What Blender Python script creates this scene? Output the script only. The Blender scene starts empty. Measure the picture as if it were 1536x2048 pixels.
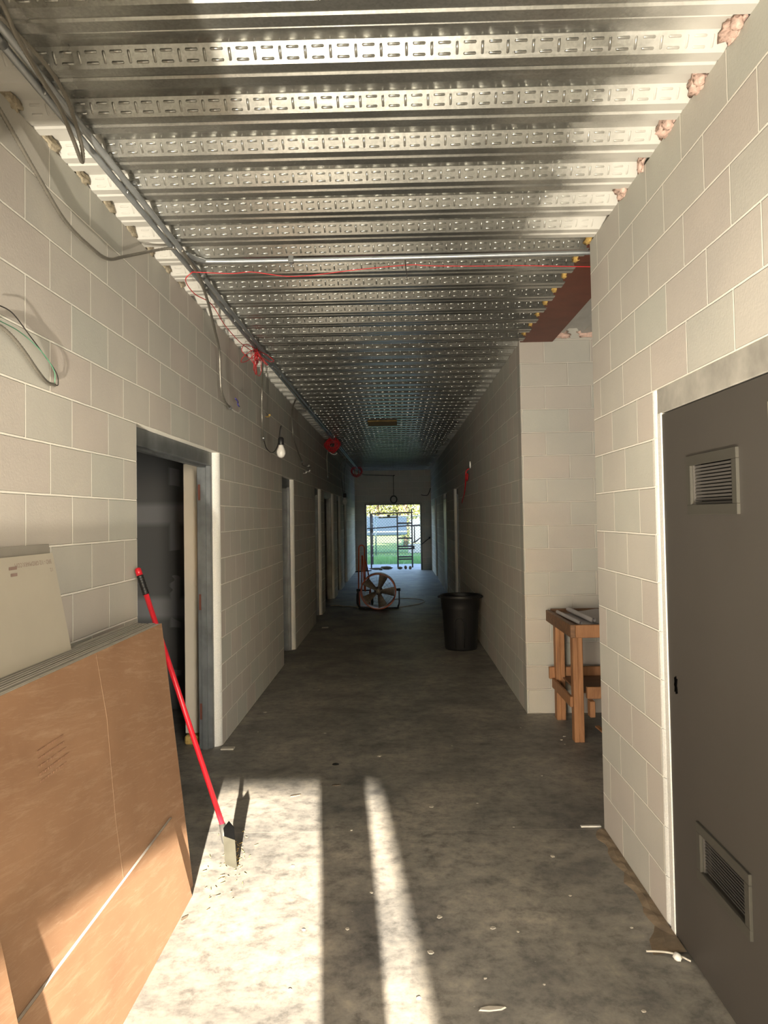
import bpy, math, random
from mathutils import Vector, Matrix
PI = math.pi
rnd = random.Random(7)
S = bpy.context.scene
COL = S.collection

# ------------------------------------------------------------------ helpers
def lin(c):
    f = lambda v: v/12.92 if v <= .04045 else ((v+.055)/1.055)**2.4
    return tuple(f(x/255) for x in c)+(1,)

class MB:
    def __init__(s): s.v = []; s.f = []; s.sm = []
    def add(s, vs, fs, smooth=False):
        o = len(s.v); s.v += [tuple(v) for v in vs]
        s.f += [tuple(i+o for i in f) for f in fs]; s.sm += [smooth]*len(fs); return s
    def box(s, x0, x1, y0, y1, z0, z1):
        vs = [(x, y, z) for z in (z0, z1) for y in (y0, y1) for x in (x0, x1)]
        return s.add(vs, [(0,2,3,1),(4,5,7,6),(0,1,5,4),(2,6,7,3),(0,4,6,2),(1,3,7,5)])
    def bbox(s, x0, x1, y0, y1, z0, z1, b=.004):
        # box with chamfered edges
        vs = []; idx = {}
        for ix, x in enumerate((x0, x1)):
            for iy, y in enumerate((y0, y1)):
                for iz, z in enumerate((z0, z1)):
                    sx, sy, sz = (1-2*ix)*b, (1-2*iy)*b, (1-2*iz)*b
                    for a in range(3):
                        p = [x+sx, y+sy, z+sz]; p[a] = (x, y, z)[a]
                        idx[(ix, iy, iz, a)] = len(vs); vs.append(p)
        fs = []
        for a in range(3):
            o = [i for i in range(3) if i != a]
            for e in (0, 1):
                q = []
                for (u, v) in ((0,0),(1,0),(1,1),(0,1)):
                    k = [0,0,0]; k[a] = e; k[o[0]] = u; k[o[1]] = v; q.append(idx[(*k, a)])
                fs.append(tuple(q))
        for a in range(3):
            b1, b2 = [i for i in range(3) if i != a]
            for u in (0, 1):
                for v in (0, 1):
                    k0 = [0,0,0]; k0[b1] = u; k0[b2] = v; k1 = k0[:]; k1[a] = 1
                    fs.append((idx[(*k0, b1)], idx[(*k1, b1)], idx[(*k1, b2)], idx[(*k0, b2)]))
        for k in [(i, j, l) for i in (0,1) for j in (0,1) for l in (0,1)]:
            fs.append((idx[(*k, 0)], idx[(*k, 1)], idx[(*k, 2)]))
        return s.add(vs, fs)
    def tube(s, pts, r, n=8, smooth=True, cap=True, close=False, rib=0):
        pts = [Vector(p) for p in pts]
        if rib:
            out = []; rr = []
            L = 0; k = 0
            for a, b in zip(pts, pts[1:]):
                m = max(1, int((b-a).length/rib))
                for i in range(m):
                    out.append(a.lerp(b, i/m)); rr.append(r*(1.12 if k % 2 else .86)); k += 1
            out.append(pts[-1]); rr.append(r); pts = out
        else: rr = [r]*len(pts) if not isinstance(r, (list, tuple)) else r
        m = len(pts); vs = []; up = None
        for i, p in enumerate(pts):
            if close: t = pts[(i+1) % m]-pts[i-1]
            else: t = pts[min(i+1, m-1)]-pts[max(i-1, 0)]
            if t.length < 1e-9: t = Vector((0,0,1))
            t.normalize()
            if up is None:
                up = Vector((0,0,1)) if abs(t.z) < .9 else Vector((1,0,0))
            u = up-t*up.dot(t)
            if u.length < 1e-6: u = t.orthogonal()
            u.normalize(); w = t.cross(u); up = u
            for j in range(n):
                a = 2*PI*j/n
                vs.append(p+(u*math.cos(a)+w*math.sin(a))*rr[i])
        fs = []
        for i in range(m if close else m-1):
            for j in range(n):
                a = i*n+j; b = i*n+(j+1) % n; i2 = (i+1) % m
                fs.append((a, b, i2*n+(j+1) % n, i2*n+j))
        if cap and not close:
            fs.append(tuple(range(n))[::-1]); fs.append(tuple(range((m-1)*n, m*n)))
        return s.add(vs, fs, smooth)
    def beam(s, a, b, w, h, up=(0,0,1)):
        a, b = Vector(a), Vector(b); t = (b-a).normalized()
        u = Vector(up); u = u-t*u.dot(t)
        if u.length < 1e-5: u = t.orthogonal()
        u.normalize(); v = t.cross(u)
        vs = []
        for p in (a, b):
            for (i, j) in ((-1,-1),(1,-1),(1,1),(-1,1)):
                vs.append(p+v*(i*w/2)+u*(j*h/2))
        return s.add(vs, [(0,3,2,1),(4,5,6,7),(0,1,5,4),(1,2,6,5),(2,3,7,6),(3,0,4,7)])
    def lathe(s, prof, c, axis='z', n=32, smooth=True):
        vs = []
        for (r, h) in prof:
            for j in range(n):
                a = 2*PI*j/n
                if axis == 'z': vs.append((c[0]+r*math.cos(a), c[1]+r*math.sin(a), c[2]+h))
                elif axis == 'y': vs.append((c[0]+r*math.cos(a), c[1]+h, c[2]+r*math.sin(a)))
                else: vs.append((c[0]+h, c[1]+r*math.cos(a), c[2]+r*math.sin(a)))
        fs = []
        for i in range(len(prof)-1):
            for j in range(n):
                fs.append((i*n+j, i*n+(j+1) % n, (i+1)*n+(j+1) % n, (i+1)*n+j))
        return s.add(vs, fs, smooth)
    def prism(s, poly, f0, f1, map3):
        # poly: list of (a,b); extruded between f0 and f1 ; map3(a,b,f)->xyz
        n = len(poly)
        vs = [map3(a, b, f0) for a, b in poly]+[map3(a, b, f1) for a, b in poly]
        fs = [tuple(range(n))[::-1], tuple(range(n, 2*n))]
        fs += [(i, (i+1) % n, n+(i+1) % n, n+i) for i in range(n)]
        return s.add(vs, fs)
    def blob(s, c, r, seed=0, n=9, m=12, amp=.3):
        rr = random.Random(seed); ph = [rr.uniform(0, 6.28) for _ in range(9)]
        vs = []
        for i in range(n+1):
            th = PI*i/n
            for j in range(m):
                a = 2*PI*j/m
                k = 1+amp*(math.sin(3*a+ph[0]+2*th)*.5+math.sin(5*a+ph[1])*math.sin(4*th+ph[2])*.5+.5*math.sin(7*th+ph[3]+2*a))*math.sin(th)
                vs.append((c[0]+r[0]*k*math.sin(th)*math.cos(a), c[1]+r[1]*k*math.sin(th)*math.sin(a), c[2]+r[2]*k*math.cos(th)))
        fs = [(i*m+j, (i+1)*m+j, (i+1)*m+(j+1) % m, i*m+(j+1) % m) for i in range(n) for j in range(m)]
        return s.add(vs, fs, True)
    def build(s, name, mat, parent=None, fixn=True):
        me = bpy.data.meshes.new(name)
        off = Vector(parent.location) if parent else Vector((0,0,0))
        if parent and parent.parent: off = off+Vector(parent.parent.location)
        me.from_pydata([tuple(Vector(v)-off) for v in s.v], [], s.f)
        me.polygons.foreach_set('use_smooth', s.sm)
        me.materials.append(mat)
        if fixn:
            import bmesh
            bm = bmesh.new(); bm.from_mesh(me); bmesh.ops.recalc_face_normals(bm, faces=bm.faces); bm.to_mesh(me); bm.free()
        o = bpy.data.objects.new(name, me); COL.objects.link(o)
        if parent: o.parent = parent
        return o

def tag(o, label=None, cat=None, group=None, kind=None):
    if label: o['label'] = label
    if cat: o['category'] = cat
    if group: o['group'] = group
    if kind: o['kind'] = kind
    return o
def empty(name, loc, label=None, cat=None, group=None, kind=None):
    o = bpy.data.objects.new(name, None); o.location = loc; o.empty_display_size = .1
    COL.objects.link(o); return tag(o, label, cat, group, kind)
def struct(name, mb, mat, label=None, parent=None):
    return tag(mb.build(name, mat, parent), label, None, None, 'structure')

def spline(pts, k=8):
    P = [Vector(p) for p in pts]; P = [P[0]*2-P[1]]+P+[P[-1]*2-P[-2]]
    out = []
    for i in range(1, len(P)-2):
        a, b, c, d = P[i-1:i+3]
        for j in range(k):
            t = j/k
            out.append(.5*((2*b)+(c-a)*t+(2*a-5*b+4*c-d)*t*t+(3*b-a-3*c+d)*t**3))
    out.append(P[-2]); return out

def text_mb(body, size, font_depth, mapf):
    cu = bpy.data.curves.new('lettering', 'FONT'); cu.body = body; cu.size = size; cu.resolution_u = 2
    ob = bpy.data.objects.new('lettering', cu); COL.objects.link(ob)
    dg = bpy.context.evaluated_depsgraph_get()
    me = bpy.data.meshes.new_from_object(ob.evaluated_get(dg))
    mb = MB(); mb.add([mapf(v.co.x, v.co.y) for v in me.vertices], [tuple(p.vertices) for p in me.polygons])
    bpy.data.objects.remove(ob); bpy.data.curves.remove(cu); bpy.data.meshes.remove(me)
    return mb

# ------------------------------------------------------------------ materials
class NT:
    def __init__(s, name):
        s.m = bpy.data.materials.new(name); s.m.use_nodes = True; s.t = s.m.node_tree
        s.b = s.t.nodes['Principled BSDF']; s.N = s.t.nodes; s.L = s.t.links
    def n(s, ty, **k):
        o = s.N.new(ty)
        for a, b in k.items(): setattr(o, a, b)
        return o
    def l(s, a, b): s.L.new(a, b)
    def obj(s): return s.n('ShaderNodeTexCoord').outputs['Object']
    def geo(s): return s.n('ShaderNodeNewGeometry').outputs['Position']
    def sep(s, v):
        o = s.n('ShaderNodeSeparateXYZ'); s.l(v, o.inputs[0]); return o.outputs
    def comb(s, x=0, y=0, z=0):
        o = s.n('ShaderNodeCombineXYZ')
        for i, q in enumerate((x, y, z)):
            if isinstance(q, (int, float)): o.inputs[i].default_value = q
            else: s.l(q, o.inputs[i])
        return o.outputs[0]
    def math(s, op, a, b=0.0, c=None, clamp=False):
        o = s.n('ShaderNodeMath', operation=op, use_clamp=clamp)
        for i, q in enumerate((a, b) if c is None else (a, b, c)):
            if isinstance(q, (int, float)): o.inputs[i].default_value = q
            else: s.l(q, o.inputs[i])
        return o.outputs[0]
    def noise(s, vec, scale=5, detail=4, rough=.6, dist=0):
        o = s.n('ShaderNodeTexNoise'); s.l(vec, o.inputs['Vector'])
        o.inputs['Scale'].default_value = scale; o.inputs['Detail'].default_value = detail
        o.inputs['Roughness'].default_value = rough; o.inputs['Distortion'].default_value = dist
        return o.outputs['Fac']
    def scale(s, vec, sc):
        o = s.n('ShaderNodeMapping'); s.l(vec, o.inputs[0]); o.inputs['Scale'].default_value = sc; return o.outputs[0]
    def ramp(s, fac, stops):
        o = s.n('ShaderNodeValToRGB'); s.l(fac, o.inputs[0]); e = o.color_ramp.elements
        while len(e) < len(stops): e.new(.5)
        for q, (p, c) in zip(e, stops):
            q.position = p; q.color = c if len(c) == 4 else (*c, 1)
        return o.outputs[0]
    def mix(s, fac, a, b, mode='MIX'):
        o = s.n('ShaderNodeMix', data_type='RGBA', blend_type=mode)
        for i, q in ((0, fac), (6, a), (7, b)):
            if isinstance(q, (int, float)): o.inputs[i].default_value = q
            elif isinstance(q, tuple): o.inputs[i].default_value = q
            else: s.l(q, o.inputs[i])
        return o.outputs[2]
    def bump(s, h, strength=.5, dist=.01, prev=None):
        o = s.n('ShaderNodeBump'); o.inputs['Strength'].default_value = strength; o.inputs['Distance'].default_value = dist
        s.l(h, o.inputs['Height'])
        if prev: s.l(prev, o.inputs['Normal'])
        return o.outputs[0]
    def set(s, col=None, rough=None, metal=None, nrm=None, spec=None):
        for k, q in (('Base Color', col), ('Roughness', rough), ('Metallic', metal), ('Normal', nrm), ('Specular IOR Level', spec)):
            if q is None: continue
            if isinstance(q, (int, float, tuple)): s.b.inputs[k].default_value = q
            else: s.l(q, s.b.inputs[k])
        return s.m

def simple(name, col, rough=.6, metal=0, var=.12, sc=20, bump=.0):
    t = NT(name); c = lin(col) if max(col) > 1 else (*col[:3], 1)
    n = t.noise(t.geo(), sc, 4)
    a = tuple(min(1, x*(1-var)) for x in c[:3])+(1,); b = tuple(min(1, x*(1+var)) for x in c[:3])+(1,)
    cc = t.ramp(n, [(.3, a), (.7, b)])
    nr = t.bump(n, bump, .004) if bump else None
    return t.set(cc, rough, metal, nr)

def block_mat(name, axis, phase, c1, c2, mortar, tone=1.0):
    t = NT(name); g = t.geo(); p = t.sep(g)
    u = t.math('ADD', p[0 if axis == 'x' else 1], phase+40*.4064)
    wob = t.math('MULTIPLY', t.math('SUBTRACT', t.noise(g, 2.2, 3), .5), .006)
    v = t.math('ADD', p[2], wob)
    vec = t.comb(u, v, 0)
    br = t.n('ShaderNodeTexBrick'); t.l(vec, br.inputs['Vector'])
    br.inputs['Scale'].default_value = 1; br.inputs['Brick Width'].default_value = .4064; br.inputs['Row Height'].default_value = .2032
    br.inputs['Mortar Size'].default_value = .0055; br.inputs['Mortar Smooth'].default_value = .35
    br.inputs['Color1'].default_value = (*c1, 1); br.inputs['Color2'].default_value = (*c2, 1); br.inputs['Mortar'].default_value = (*mortar, 1)
    big = t.noise(g, 1.3, 5, .6); fine = t.noise(g, 260, 3, .7)
    col = t.mix(1.0, br.outputs['Color'], t.ramp(big, [(.3, (.90,.90,.90)), (.7, (1.05,1.04,1.02))]), 'MULTIPLY')
    col = t.mix(t.math('MULTIPLY', t.math('LESS_THAN', fine, .36), .25), col, (.25,.24,.22,1))
    h = t.math('SUBTRACT', 1.0, br.outputs['Fac'])
    b1 = t.bump(h, 1.0, .013)
    b2 = t.bump(t.noise(g, 90, 4, .7), .3, .003, b1)
    return t.set(col, .8, 0, b2, .3)

M = {}
c1, c2, mo = (.50,.50,.45), (.535,.485,.44), (.86,.83,.75)
M['block_left'] = block_mat('painted_block_left', 'y', .249, c1, c2, mo)
M['block_right'] = block_mat('painted_block_right', 'y', .364, c1, c2, mo)
M['block_cross'] = block_mat('painted_block_cross', 'x', .3126, (.44,.44,.40), (.46,.42,.38), (.62,.59,.53))
M['bullnose'] = simple('speckled_white_bullnose', (.72,.71,.67), .75, 0, .12, 160, .5)

def floor_mat():
    t = NT('stained_concrete'); g = t.geo(); p = t.sep(g)
    n1 = t.noise(g, 1.7, 8, .62, .4); n2 = t.noise(g, 11, 8, .75, .12); n3 = t.noise(t.scale(g, (70, 9, 1)), 1, 4, .7); n4 = t.noise(g, 3.6, 7, .75, .25)
    c = t.ramp(n1, [(.30, (.14,.135,.128)), (.5, (.255,.238,.212)), (.72, (.38,.345,.295))])
    c = t.mix(1.0, c, t.ramp(n2, [(.33, (.50,.50,.51)), (.5, (1,1,1)), (.68, (1.4,1.36,1.28))]), 'MULTIPLY')
    c = t.mix(t.ramp(n4, [(.6, (0,0,0)), (.72, (.55,.55,.55))]), c, (.26,.235,.20,1))
    c = t.mix(t.ramp(n3, [(.64, (0,0,0)), (.8, (.35,.35,.35))]), c, (.34,.32,.28,1))
    fl = t.noise(g, 55, 3, .6)
    c = t.mix(t.ramp(fl, [(.70, (0,0,0)), (.74, (.7,.7,.7))]), c, (.42,.39,.34,1))
    lines = None
    for y in (4.266, 6.79, 15.3):
        d = t.math('LESS_THAN', t.math('ABSOLUTE', t.math('SUBTRACT', p[1], y)), .0022)
        lines = d if lines is None else t.math('MAXIMUM', lines, d)
    c = t.mix(t.math('MULTIPLY', lines, .6), c, (.42,.38,.32,1))
    r = t.ramp(n2, [(.3, (.42,.42,.42)), (.7, (.68,.68,.68))])
    b = t.bump(n2, .25, .004); b = t.bump(n3, .12, .002, b)
    return t.set(c, r, 0, b, .45)
M['floor'] = floor_mat()

def deck_mat():
    t = NT('galvanised_deck'); g = t.geo(); p = t.sep(g)
    sp = t.n('ShaderNodeTexVoronoi'); t.l(g, sp.inputs['Vector']); sp.inputs['Scale'].default_value = 130
    n = t.noise(g, 2.3, 5, .6); st = t.noise(t.scale(g, (3, 40, 40)), 1, 4)
    base = t.ramp(n, [(.3, (.26,.26,.24)), (.7, (.40,.40,.37))])
    bw = t.n('ShaderNodeRGBToBW'); t.l(sp.outputs['Color'], bw.inputs[0])
    base = t.mix(.25, base, t.ramp(bw.outputs[0], [(.2, (.3,.3,.3)), (.8, (.7,.7,.7))]), 'OVERLAY')
    base = t.mix(t.ramp(st, [(.6, (0,0,0)), (.8, (.4,.4,.4))]), base, (.8,.8,.78,1))
    # white paint overspray on the deck beside both walls
    wn = t.math('MULTIPLY', t.math('SUBTRACT', t.noise(g, 3.0, 4, .6), .5), .5)
    xr = t.math('ADD', p[0], wn)
    right = t.math('MULTIPLY', t.math('SUBTRACT', xr, .72), 3.6, clamp=True)
    right = t.math('MULTIPLY', right, t.math('LESS_THAN', p[1], 4.30))
    left = t.math('MULTIPLY', t.math('SUBTRACT', -1.165, p[0]), 40, clamp=True)
    left2 = t.math('MULTIPLY', t.math('SUBTRACT', -.93, xr), 1.6, clamp=True)
    left = t.math('MAXIMUM', left, t.math('MULTIPLY', left2, .35))
    left = t.math('MULTIPLY', left, t.math('MULTIPLY', t.math('SUBTRACT', 16.0, p[1]), .12, clamp=True))
    right2 = t.math('MULTIPLY', t.math('MULTIPLY', t.math('SUBTRACT', xr, .93), 5, clamp=True), t.math('GREATER_THAN', p[1], 6.73))
    ov = t.math('MULTIPLY', t.math('MAXIMUM', t.math('MAXIMUM', left, right), t.math('MULTIPLY', right2, .5)), .92)
    col = t.mix(ov, base, (.60,.585,.54,1))
    met = t.math('MULTIPLY', t.math('SUBTRACT', 1, ov), .84)
    ro = t.math('ADD', t.math('MULTIPLY', ov, .38), t.math('ADD', .19, t.math('MULTIPLY', n, .10)))
    b = t.bump(t.noise(g, 45, 3), .12, .002)
    return t.set(col, ro, met, b)
M['deck'] = deck_mat()

def cardboard():
    t = NT('brown_gypsum_paper'); g = t.geo()
    p = t.sep(g)
    # streaks run along the sheet, slightly falling
    v = t.comb(p[0], t.math('MULTIPLY', p[1], 1.0), t.math('ADD', p[2], t.math('MULTIPLY', p[1], .16)))
    n = t.noise(t.scale(g, (1, 1.2, 2)), 1.6, 4, .6, .3); m = t.noise(t.scale(v, (1, 3.2, 30)), 1.2, 6, .75, .4); f = t.noise(t.scale(v, (30, 18, 240)), 1, 3, .7)
    c = t.ramp(n, [(.3, (.235,.13,.073)), (.7, (.30,.172,.098))])
    c = t.mix(t.ramp(m, [(.50, (0,0,0)), (.72, (.5,.5,.5))]), c, (.42,.285,.185,1))
    c = t.mix(t.ramp(f, [(.60, (0,0,0)), (.8, (.35,.35,.35))]), c, (.47,.335,.235,1))
    return t.set(c, .75, 0, t.bump(m, .06, .002), .25)
M['brown_paper'] = cardboard()
M['gyp_edge'] = simple('gypsum_edge', (.60,.57,.52), .85, 0, .1, 60, .3)
M['grey_paper'] = simple('grey_gypsum_paper', (.30,.275,.24), .8, 0, .06, 6)
M['white_paper'] = simple('ivory_gypsum_paper', (.50,.455,.375), .75, 0, .04, 4)
M['ink'] = simple('faded_red_ink', (.30,.21,.18), .8)
M['galv'] = simple('galvanised_steel', (.42,.43,.43), .38, .85, .12, 6)
M['emt'] = simple('conduit_steel', (.36,.38,.39), .42, .7, .15, 8)
M['frame'] = simple('galvanised_door_frame', (.13,.14,.145), .45, .3, .3, 5)
M['flex'] = simple('flexible_armour', (.30,.28,.24), .45, .7, .1, 30)
M['doorgrey'] = simple('dark_grey_door_paint', (.066,.059,.051), .5, 0, .04, 3)
M['louvre'] = simple('louvre_frame_paint', (.060,.056,.046), .45, 0, .04, 6)
M['slat'] = simple('louvre_blade_paint', (.072,.066,.060), .5, 0, .05, 6)
M['black'] = simple('black_plastic', (.008,.008,.009), .5, 0, .1, 9)
M['blackhole'] = simple('dark_hole', (.002,.002,.002), 1.0); M['blackhole'].node_tree.nodes['Principled BSDF'].inputs['Specular IOR Level'].default_value = 0
M['blackwire'] = simple('black_wire', (.02,.018,.016), .5)
M['red'] = simple('red_enamel', (.62,.015,.03), .3, 0, .12, 25)
M['redwire'] = simple('red_wire', (.52,.02,.025), .45)
M['whitewire'] = simple('white_wire', (.7,.68,.62), .5)
M['greenwire'] = simple('green_wire', (.1,.3,.18), .5)
M['bluewire'] = simple('blue_wire', (.06,.05,.25), .5)
M['steel'] = simple('worn_steel', (.45,.42,.36), .35, .8, .2, 18, .2)
M['orange'] = simple('orange_enamel', (.55,.10,.03), .4, 0, .1, 12)
M['blade'] = simple('fan_blade_metal', (.17,.155,.14), .5, .3)
M['wood'] = None
t = NT('stained_timber'); g = t.geo()
w = t.noise(t.scale(g, (14, 14, 1.6)), 2, 6, .65, .6)
M['wood'] = t.set(t.ramp(w, [(.3, (.23,.10,.04)), (.7, (.42,.20,.085))]), .6, 0, t.bump(w, .15, .003))
t = NT('dark_timber_top'); g = t.geo(); w = t.noise(t.scale(g, (2, 14, 14)), 2, 6, .65, .6)
M['woodtop'] = t.set(t.ramp(w, [(.3, (.12,.06,.03)), (.7, (.26,.13,.06))]), .6, 0, t.bump(w, .15, .003))
M['paper'] = simple('drawing_paper', (.45,.42,.42), .7, 0, .05, 6)
M['primer'] = simple('red_oxide_primer', (.13,.035,.018), .55, 0, .15, 6)
M['foam'] = simple('yellowed_mortar', (.42,.36,.26), .9, 0, .3, 60, 1)
M['pink'] = simple('pink_insulation', (.62,.44,.37), .95, 0, .25, 50, 1)
M['amber'] = simple('amber_foam', (.50,.33,.10), .9, 0, .3, 60, 1)
M['drywall'] = None
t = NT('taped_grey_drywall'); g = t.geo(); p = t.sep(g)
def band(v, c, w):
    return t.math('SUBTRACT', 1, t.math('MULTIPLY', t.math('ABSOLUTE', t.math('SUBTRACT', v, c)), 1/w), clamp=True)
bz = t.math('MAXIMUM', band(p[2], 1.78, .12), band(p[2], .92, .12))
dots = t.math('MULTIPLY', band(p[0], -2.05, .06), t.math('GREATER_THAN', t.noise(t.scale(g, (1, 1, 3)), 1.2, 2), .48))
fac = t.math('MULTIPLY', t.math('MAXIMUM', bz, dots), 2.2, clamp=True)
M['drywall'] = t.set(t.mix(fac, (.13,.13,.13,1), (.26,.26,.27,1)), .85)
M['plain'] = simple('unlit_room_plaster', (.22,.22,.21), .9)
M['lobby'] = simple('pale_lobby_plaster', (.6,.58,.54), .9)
M['bulb'] = simple('frosted_bulb', (.80,.77,.72), .25)
M['chip'] = simple('pale_paint_chip', (.50,.46,.39), .8)
M['chipd'] = simple('brown_chip', (.13,.10,.07), .8)
M['dirt'] = simple('brown_dust_paper', (.20,.15,.10), .85, 0, .25, 15, .4)
M['skin'] = simple('skin', (.5,.3,.22), .6); M['cloth'] = simple('dark_clothing', (.06,.07,.1), .9); M['hair'] = simple('dark_hair', (.03,.02,.015), .8)
M['rust'] = simple('rusty_scaffold_tube', (.05,.035,.03), .6)
M['plank'] = simple('weathered_plank', (.13,.09,.05), .8)
M['fence'] = simple('green_chain_link', (.05,.16,.15), .5)
M['apron'] = simple('yard_concrete', (.38,.38,.40), .9, 0, .15, 2)
t = NT('yard_ground'); g = t.geo(); n = t.noise(g, 1.5, 6)
M['yard'] = t.set(t.ramp(n, [(.35, (.10,.20,.04)), (.6, (.20,.30,.09)), (.75, (.30,.29,.18))]), .95)
M['grass'] = simple('grass_blade', (.22,.40,.16), .8, 0, .3, 4)
M['leaf'] = simple('yellow_green_leaf', (.05,.058,.010), .7, 0, .45, 1.2)
M['bark'] = simple('bark', (.12,.08,.05), .9)
M['trailer'] = simple('blue_grey_siding', (.16,.20,.28), .6)
M['cream'] = simple('cream_board', (.75,.68,.40), .7)
M['roof'] = simple('roof_slab', (.3,.3,.3), .9)

# ------------------------------------------------------------------ setting
A, B = -1.363, 1.097          # corridor wall faces
T = .15                       # wall thickness
HW = 3.225                    # wall top / underside of deck
DH = 2.235                    # masonry opening height
D1, D2, DE = 4.2525, 6.7358, 24.879
YS = 1.0                      # corridor starts (lobby behind the camera)
YF = -5.3                     # entrance wall
R = .05                       # bullnose radius

struct('floor', MB().box(-6, 6, YF-.3, DE+.15, -.2, 0), M['floor'], 'grey stained concrete floor')

def wall_along_y(name, x0, x1, y0, y1, openings, mat, label):
    mb = MB(); y = y0
    for (a, b) in openings:
        mb.box(x0, x1, y, a-R, 0, DH); y = b+R
    mb.box(x0, x1, y, y1, 0, DH); mb.box(x0, x1, y0, y1, DH, HW)
    return struct(name, mb, mat, label)
LO = [(4.05, 5.86), (9.15, 10.12), (12.78, 13.72), (14.42, 16.45), (17.42, 18.42), (19.62, 20.60)]
RO = [(13.85, 14.80), (17.05, 18.05), (21.3, 22.3)]
wall_along_y('wall_left', A-T, A, YS, DE, LO, M['block_left'], 'long left corridor wall of pale painted concrete block')
wall_along_y('wall_right', B, B+T, YS, D1, [(2.16, 3.235)], M['block_right'], 'near right wall of cream painted concrete block around the grey door')
wall_along_y('wall_right_far', B, B+T, D2+T, DE, RO, M['block_right'], 'far right corridor wall of grey block beyond the alcove')
struct('wall_alcove', MB().box(B, 3.3, D2, D2+T, 0, 3.40), M['block_cross'], 'block wall facing the camera behind the wooden table')
struct('wall_alcove_side', MB().box(3.3, 3.5, D1, D2+T, 0, 3.5).box(B+T, 3.3, D1-.2, D1, 0, 3.5), M['block_cross'])
# end wall with the bright opening
ex0, ex1, eh = -.995, .742, 2.11
mb = MB().box(A-T, ex0-.05, DE, DE+.2, 0, HW).box(ex1+.05, B+T, DE, DE+.2, 0, HW).box(ex0-.05, ex1+.05, DE, DE+.2, eh+.05, HW)
struct('wall_end', mb, M['block_cross'], 'end wall of the corridor around the bright doorway')
t_ = empty('door_10', (0, DE, 0), kind='structure', label='open metal framed doorway to the yard at the corridor end')
MB().box(ex0-.05, ex0, DE-.02, DE+.22, 0, eh+.05).build('jamb', M['frame'], t_)
MB().box(ex1, ex1+.05, DE-.02, DE+.22, 0, eh+.05).build('jamb', M['frame'], t_)
MB().box(ex0, ex1, DE-.02, DE+.22, eh, eh+.05).build('head', M['frame'], t_)
# outer shell of the building
mb = MB().box(-12, A-T, DE, DE+.2, 0, 4.8).box(B+T, 12, DE, DE+.2, 0, 4.8).box(A-T, B+T, DE, DE+.2, HW+.06, 4.8)
struct('wall_exterior', mb, M['lobby'])
struct('wall_outer', MB().box(-12.2, -12, YF-.2, DE+.2, 0, 3.6).box(12, 12.2, YF-.2, DE+.2, 0, 3.6), M['lobby'])
struct('ceiling_slab', MB().box(-12.2, 12.2, YF-.2, DE+.2, 3.42, 3.6), M['roof'])
# lobby behind the camera
mb = MB().box(-4.2, A-T, YS-.2, YS, 0, 3.42).box(B+T, 4.2, YS-.2, YS, 0, 3.42).box(-4.4, -4.2, YF, YS, 0, 3.42).box(4.2, 4.4, YF, YS, 0, 3.42)
struct('wall_lobby', mb, M['lobby'])
# entrance wall: central doorway (right part clear to 2.13 m, left part closed by an added light-blocking panel from 0.66 m up), a wide window each side
jl, jr = -.265, .945
mb = MB()
mb.box(-12, -4.0, YF-.2, YF, 0, 3.42).box(4.0, 12, YF-.2, YF, 0, 3.42)
mb.box(-4.0, 4.0, YF-.2, YF, 2.9, 3.42)
mb.box(-1.6, jl-1.04, YF-.2, YF, 0, 2.9).box(jr, 2.1, YF-.2, YF, 0, 2.9)
mb.box(jl-1.04, jr, YF-.2, YF, 2.135, 2.9)
mb.box(-4.0, -1.6, YF-.2, YF, 0, .15).box(2.1, 4.0, YF-.2, YF, 0, .15)
struct('wall_entrance', mb, M['lobby'])
struct('light_blocker_header', MB().box(-.565, B+T, .82, .92, 2.45, 3.4).box(A-T, -.565, .82, .92, 1.82, 3.4), M['lobby'])  # added unseen header, shaped to cast the shade edge on the deck
struct('trim_1', MB().box(jl-1.04, jl, YF-.12, YF-.06, .66, 2.135), M['plank'])  # added unseen panel that blocks light in the left of the doorway
# left and right side rooms
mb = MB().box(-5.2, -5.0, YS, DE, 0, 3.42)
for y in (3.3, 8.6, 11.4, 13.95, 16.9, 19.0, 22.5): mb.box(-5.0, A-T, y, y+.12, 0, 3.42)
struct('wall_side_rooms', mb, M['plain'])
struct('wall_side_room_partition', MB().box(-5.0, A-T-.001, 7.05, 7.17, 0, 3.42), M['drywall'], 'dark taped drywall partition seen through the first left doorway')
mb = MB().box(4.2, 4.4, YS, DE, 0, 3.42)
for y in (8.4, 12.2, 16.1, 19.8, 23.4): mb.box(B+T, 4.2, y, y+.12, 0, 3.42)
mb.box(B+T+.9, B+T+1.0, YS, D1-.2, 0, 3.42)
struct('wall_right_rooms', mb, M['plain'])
struct('floor_side', MB().box(-12, -6, YF, DE, -.2, 0).box(6, 12, YF, DE, -.2, 0), M['floor'])

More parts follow.
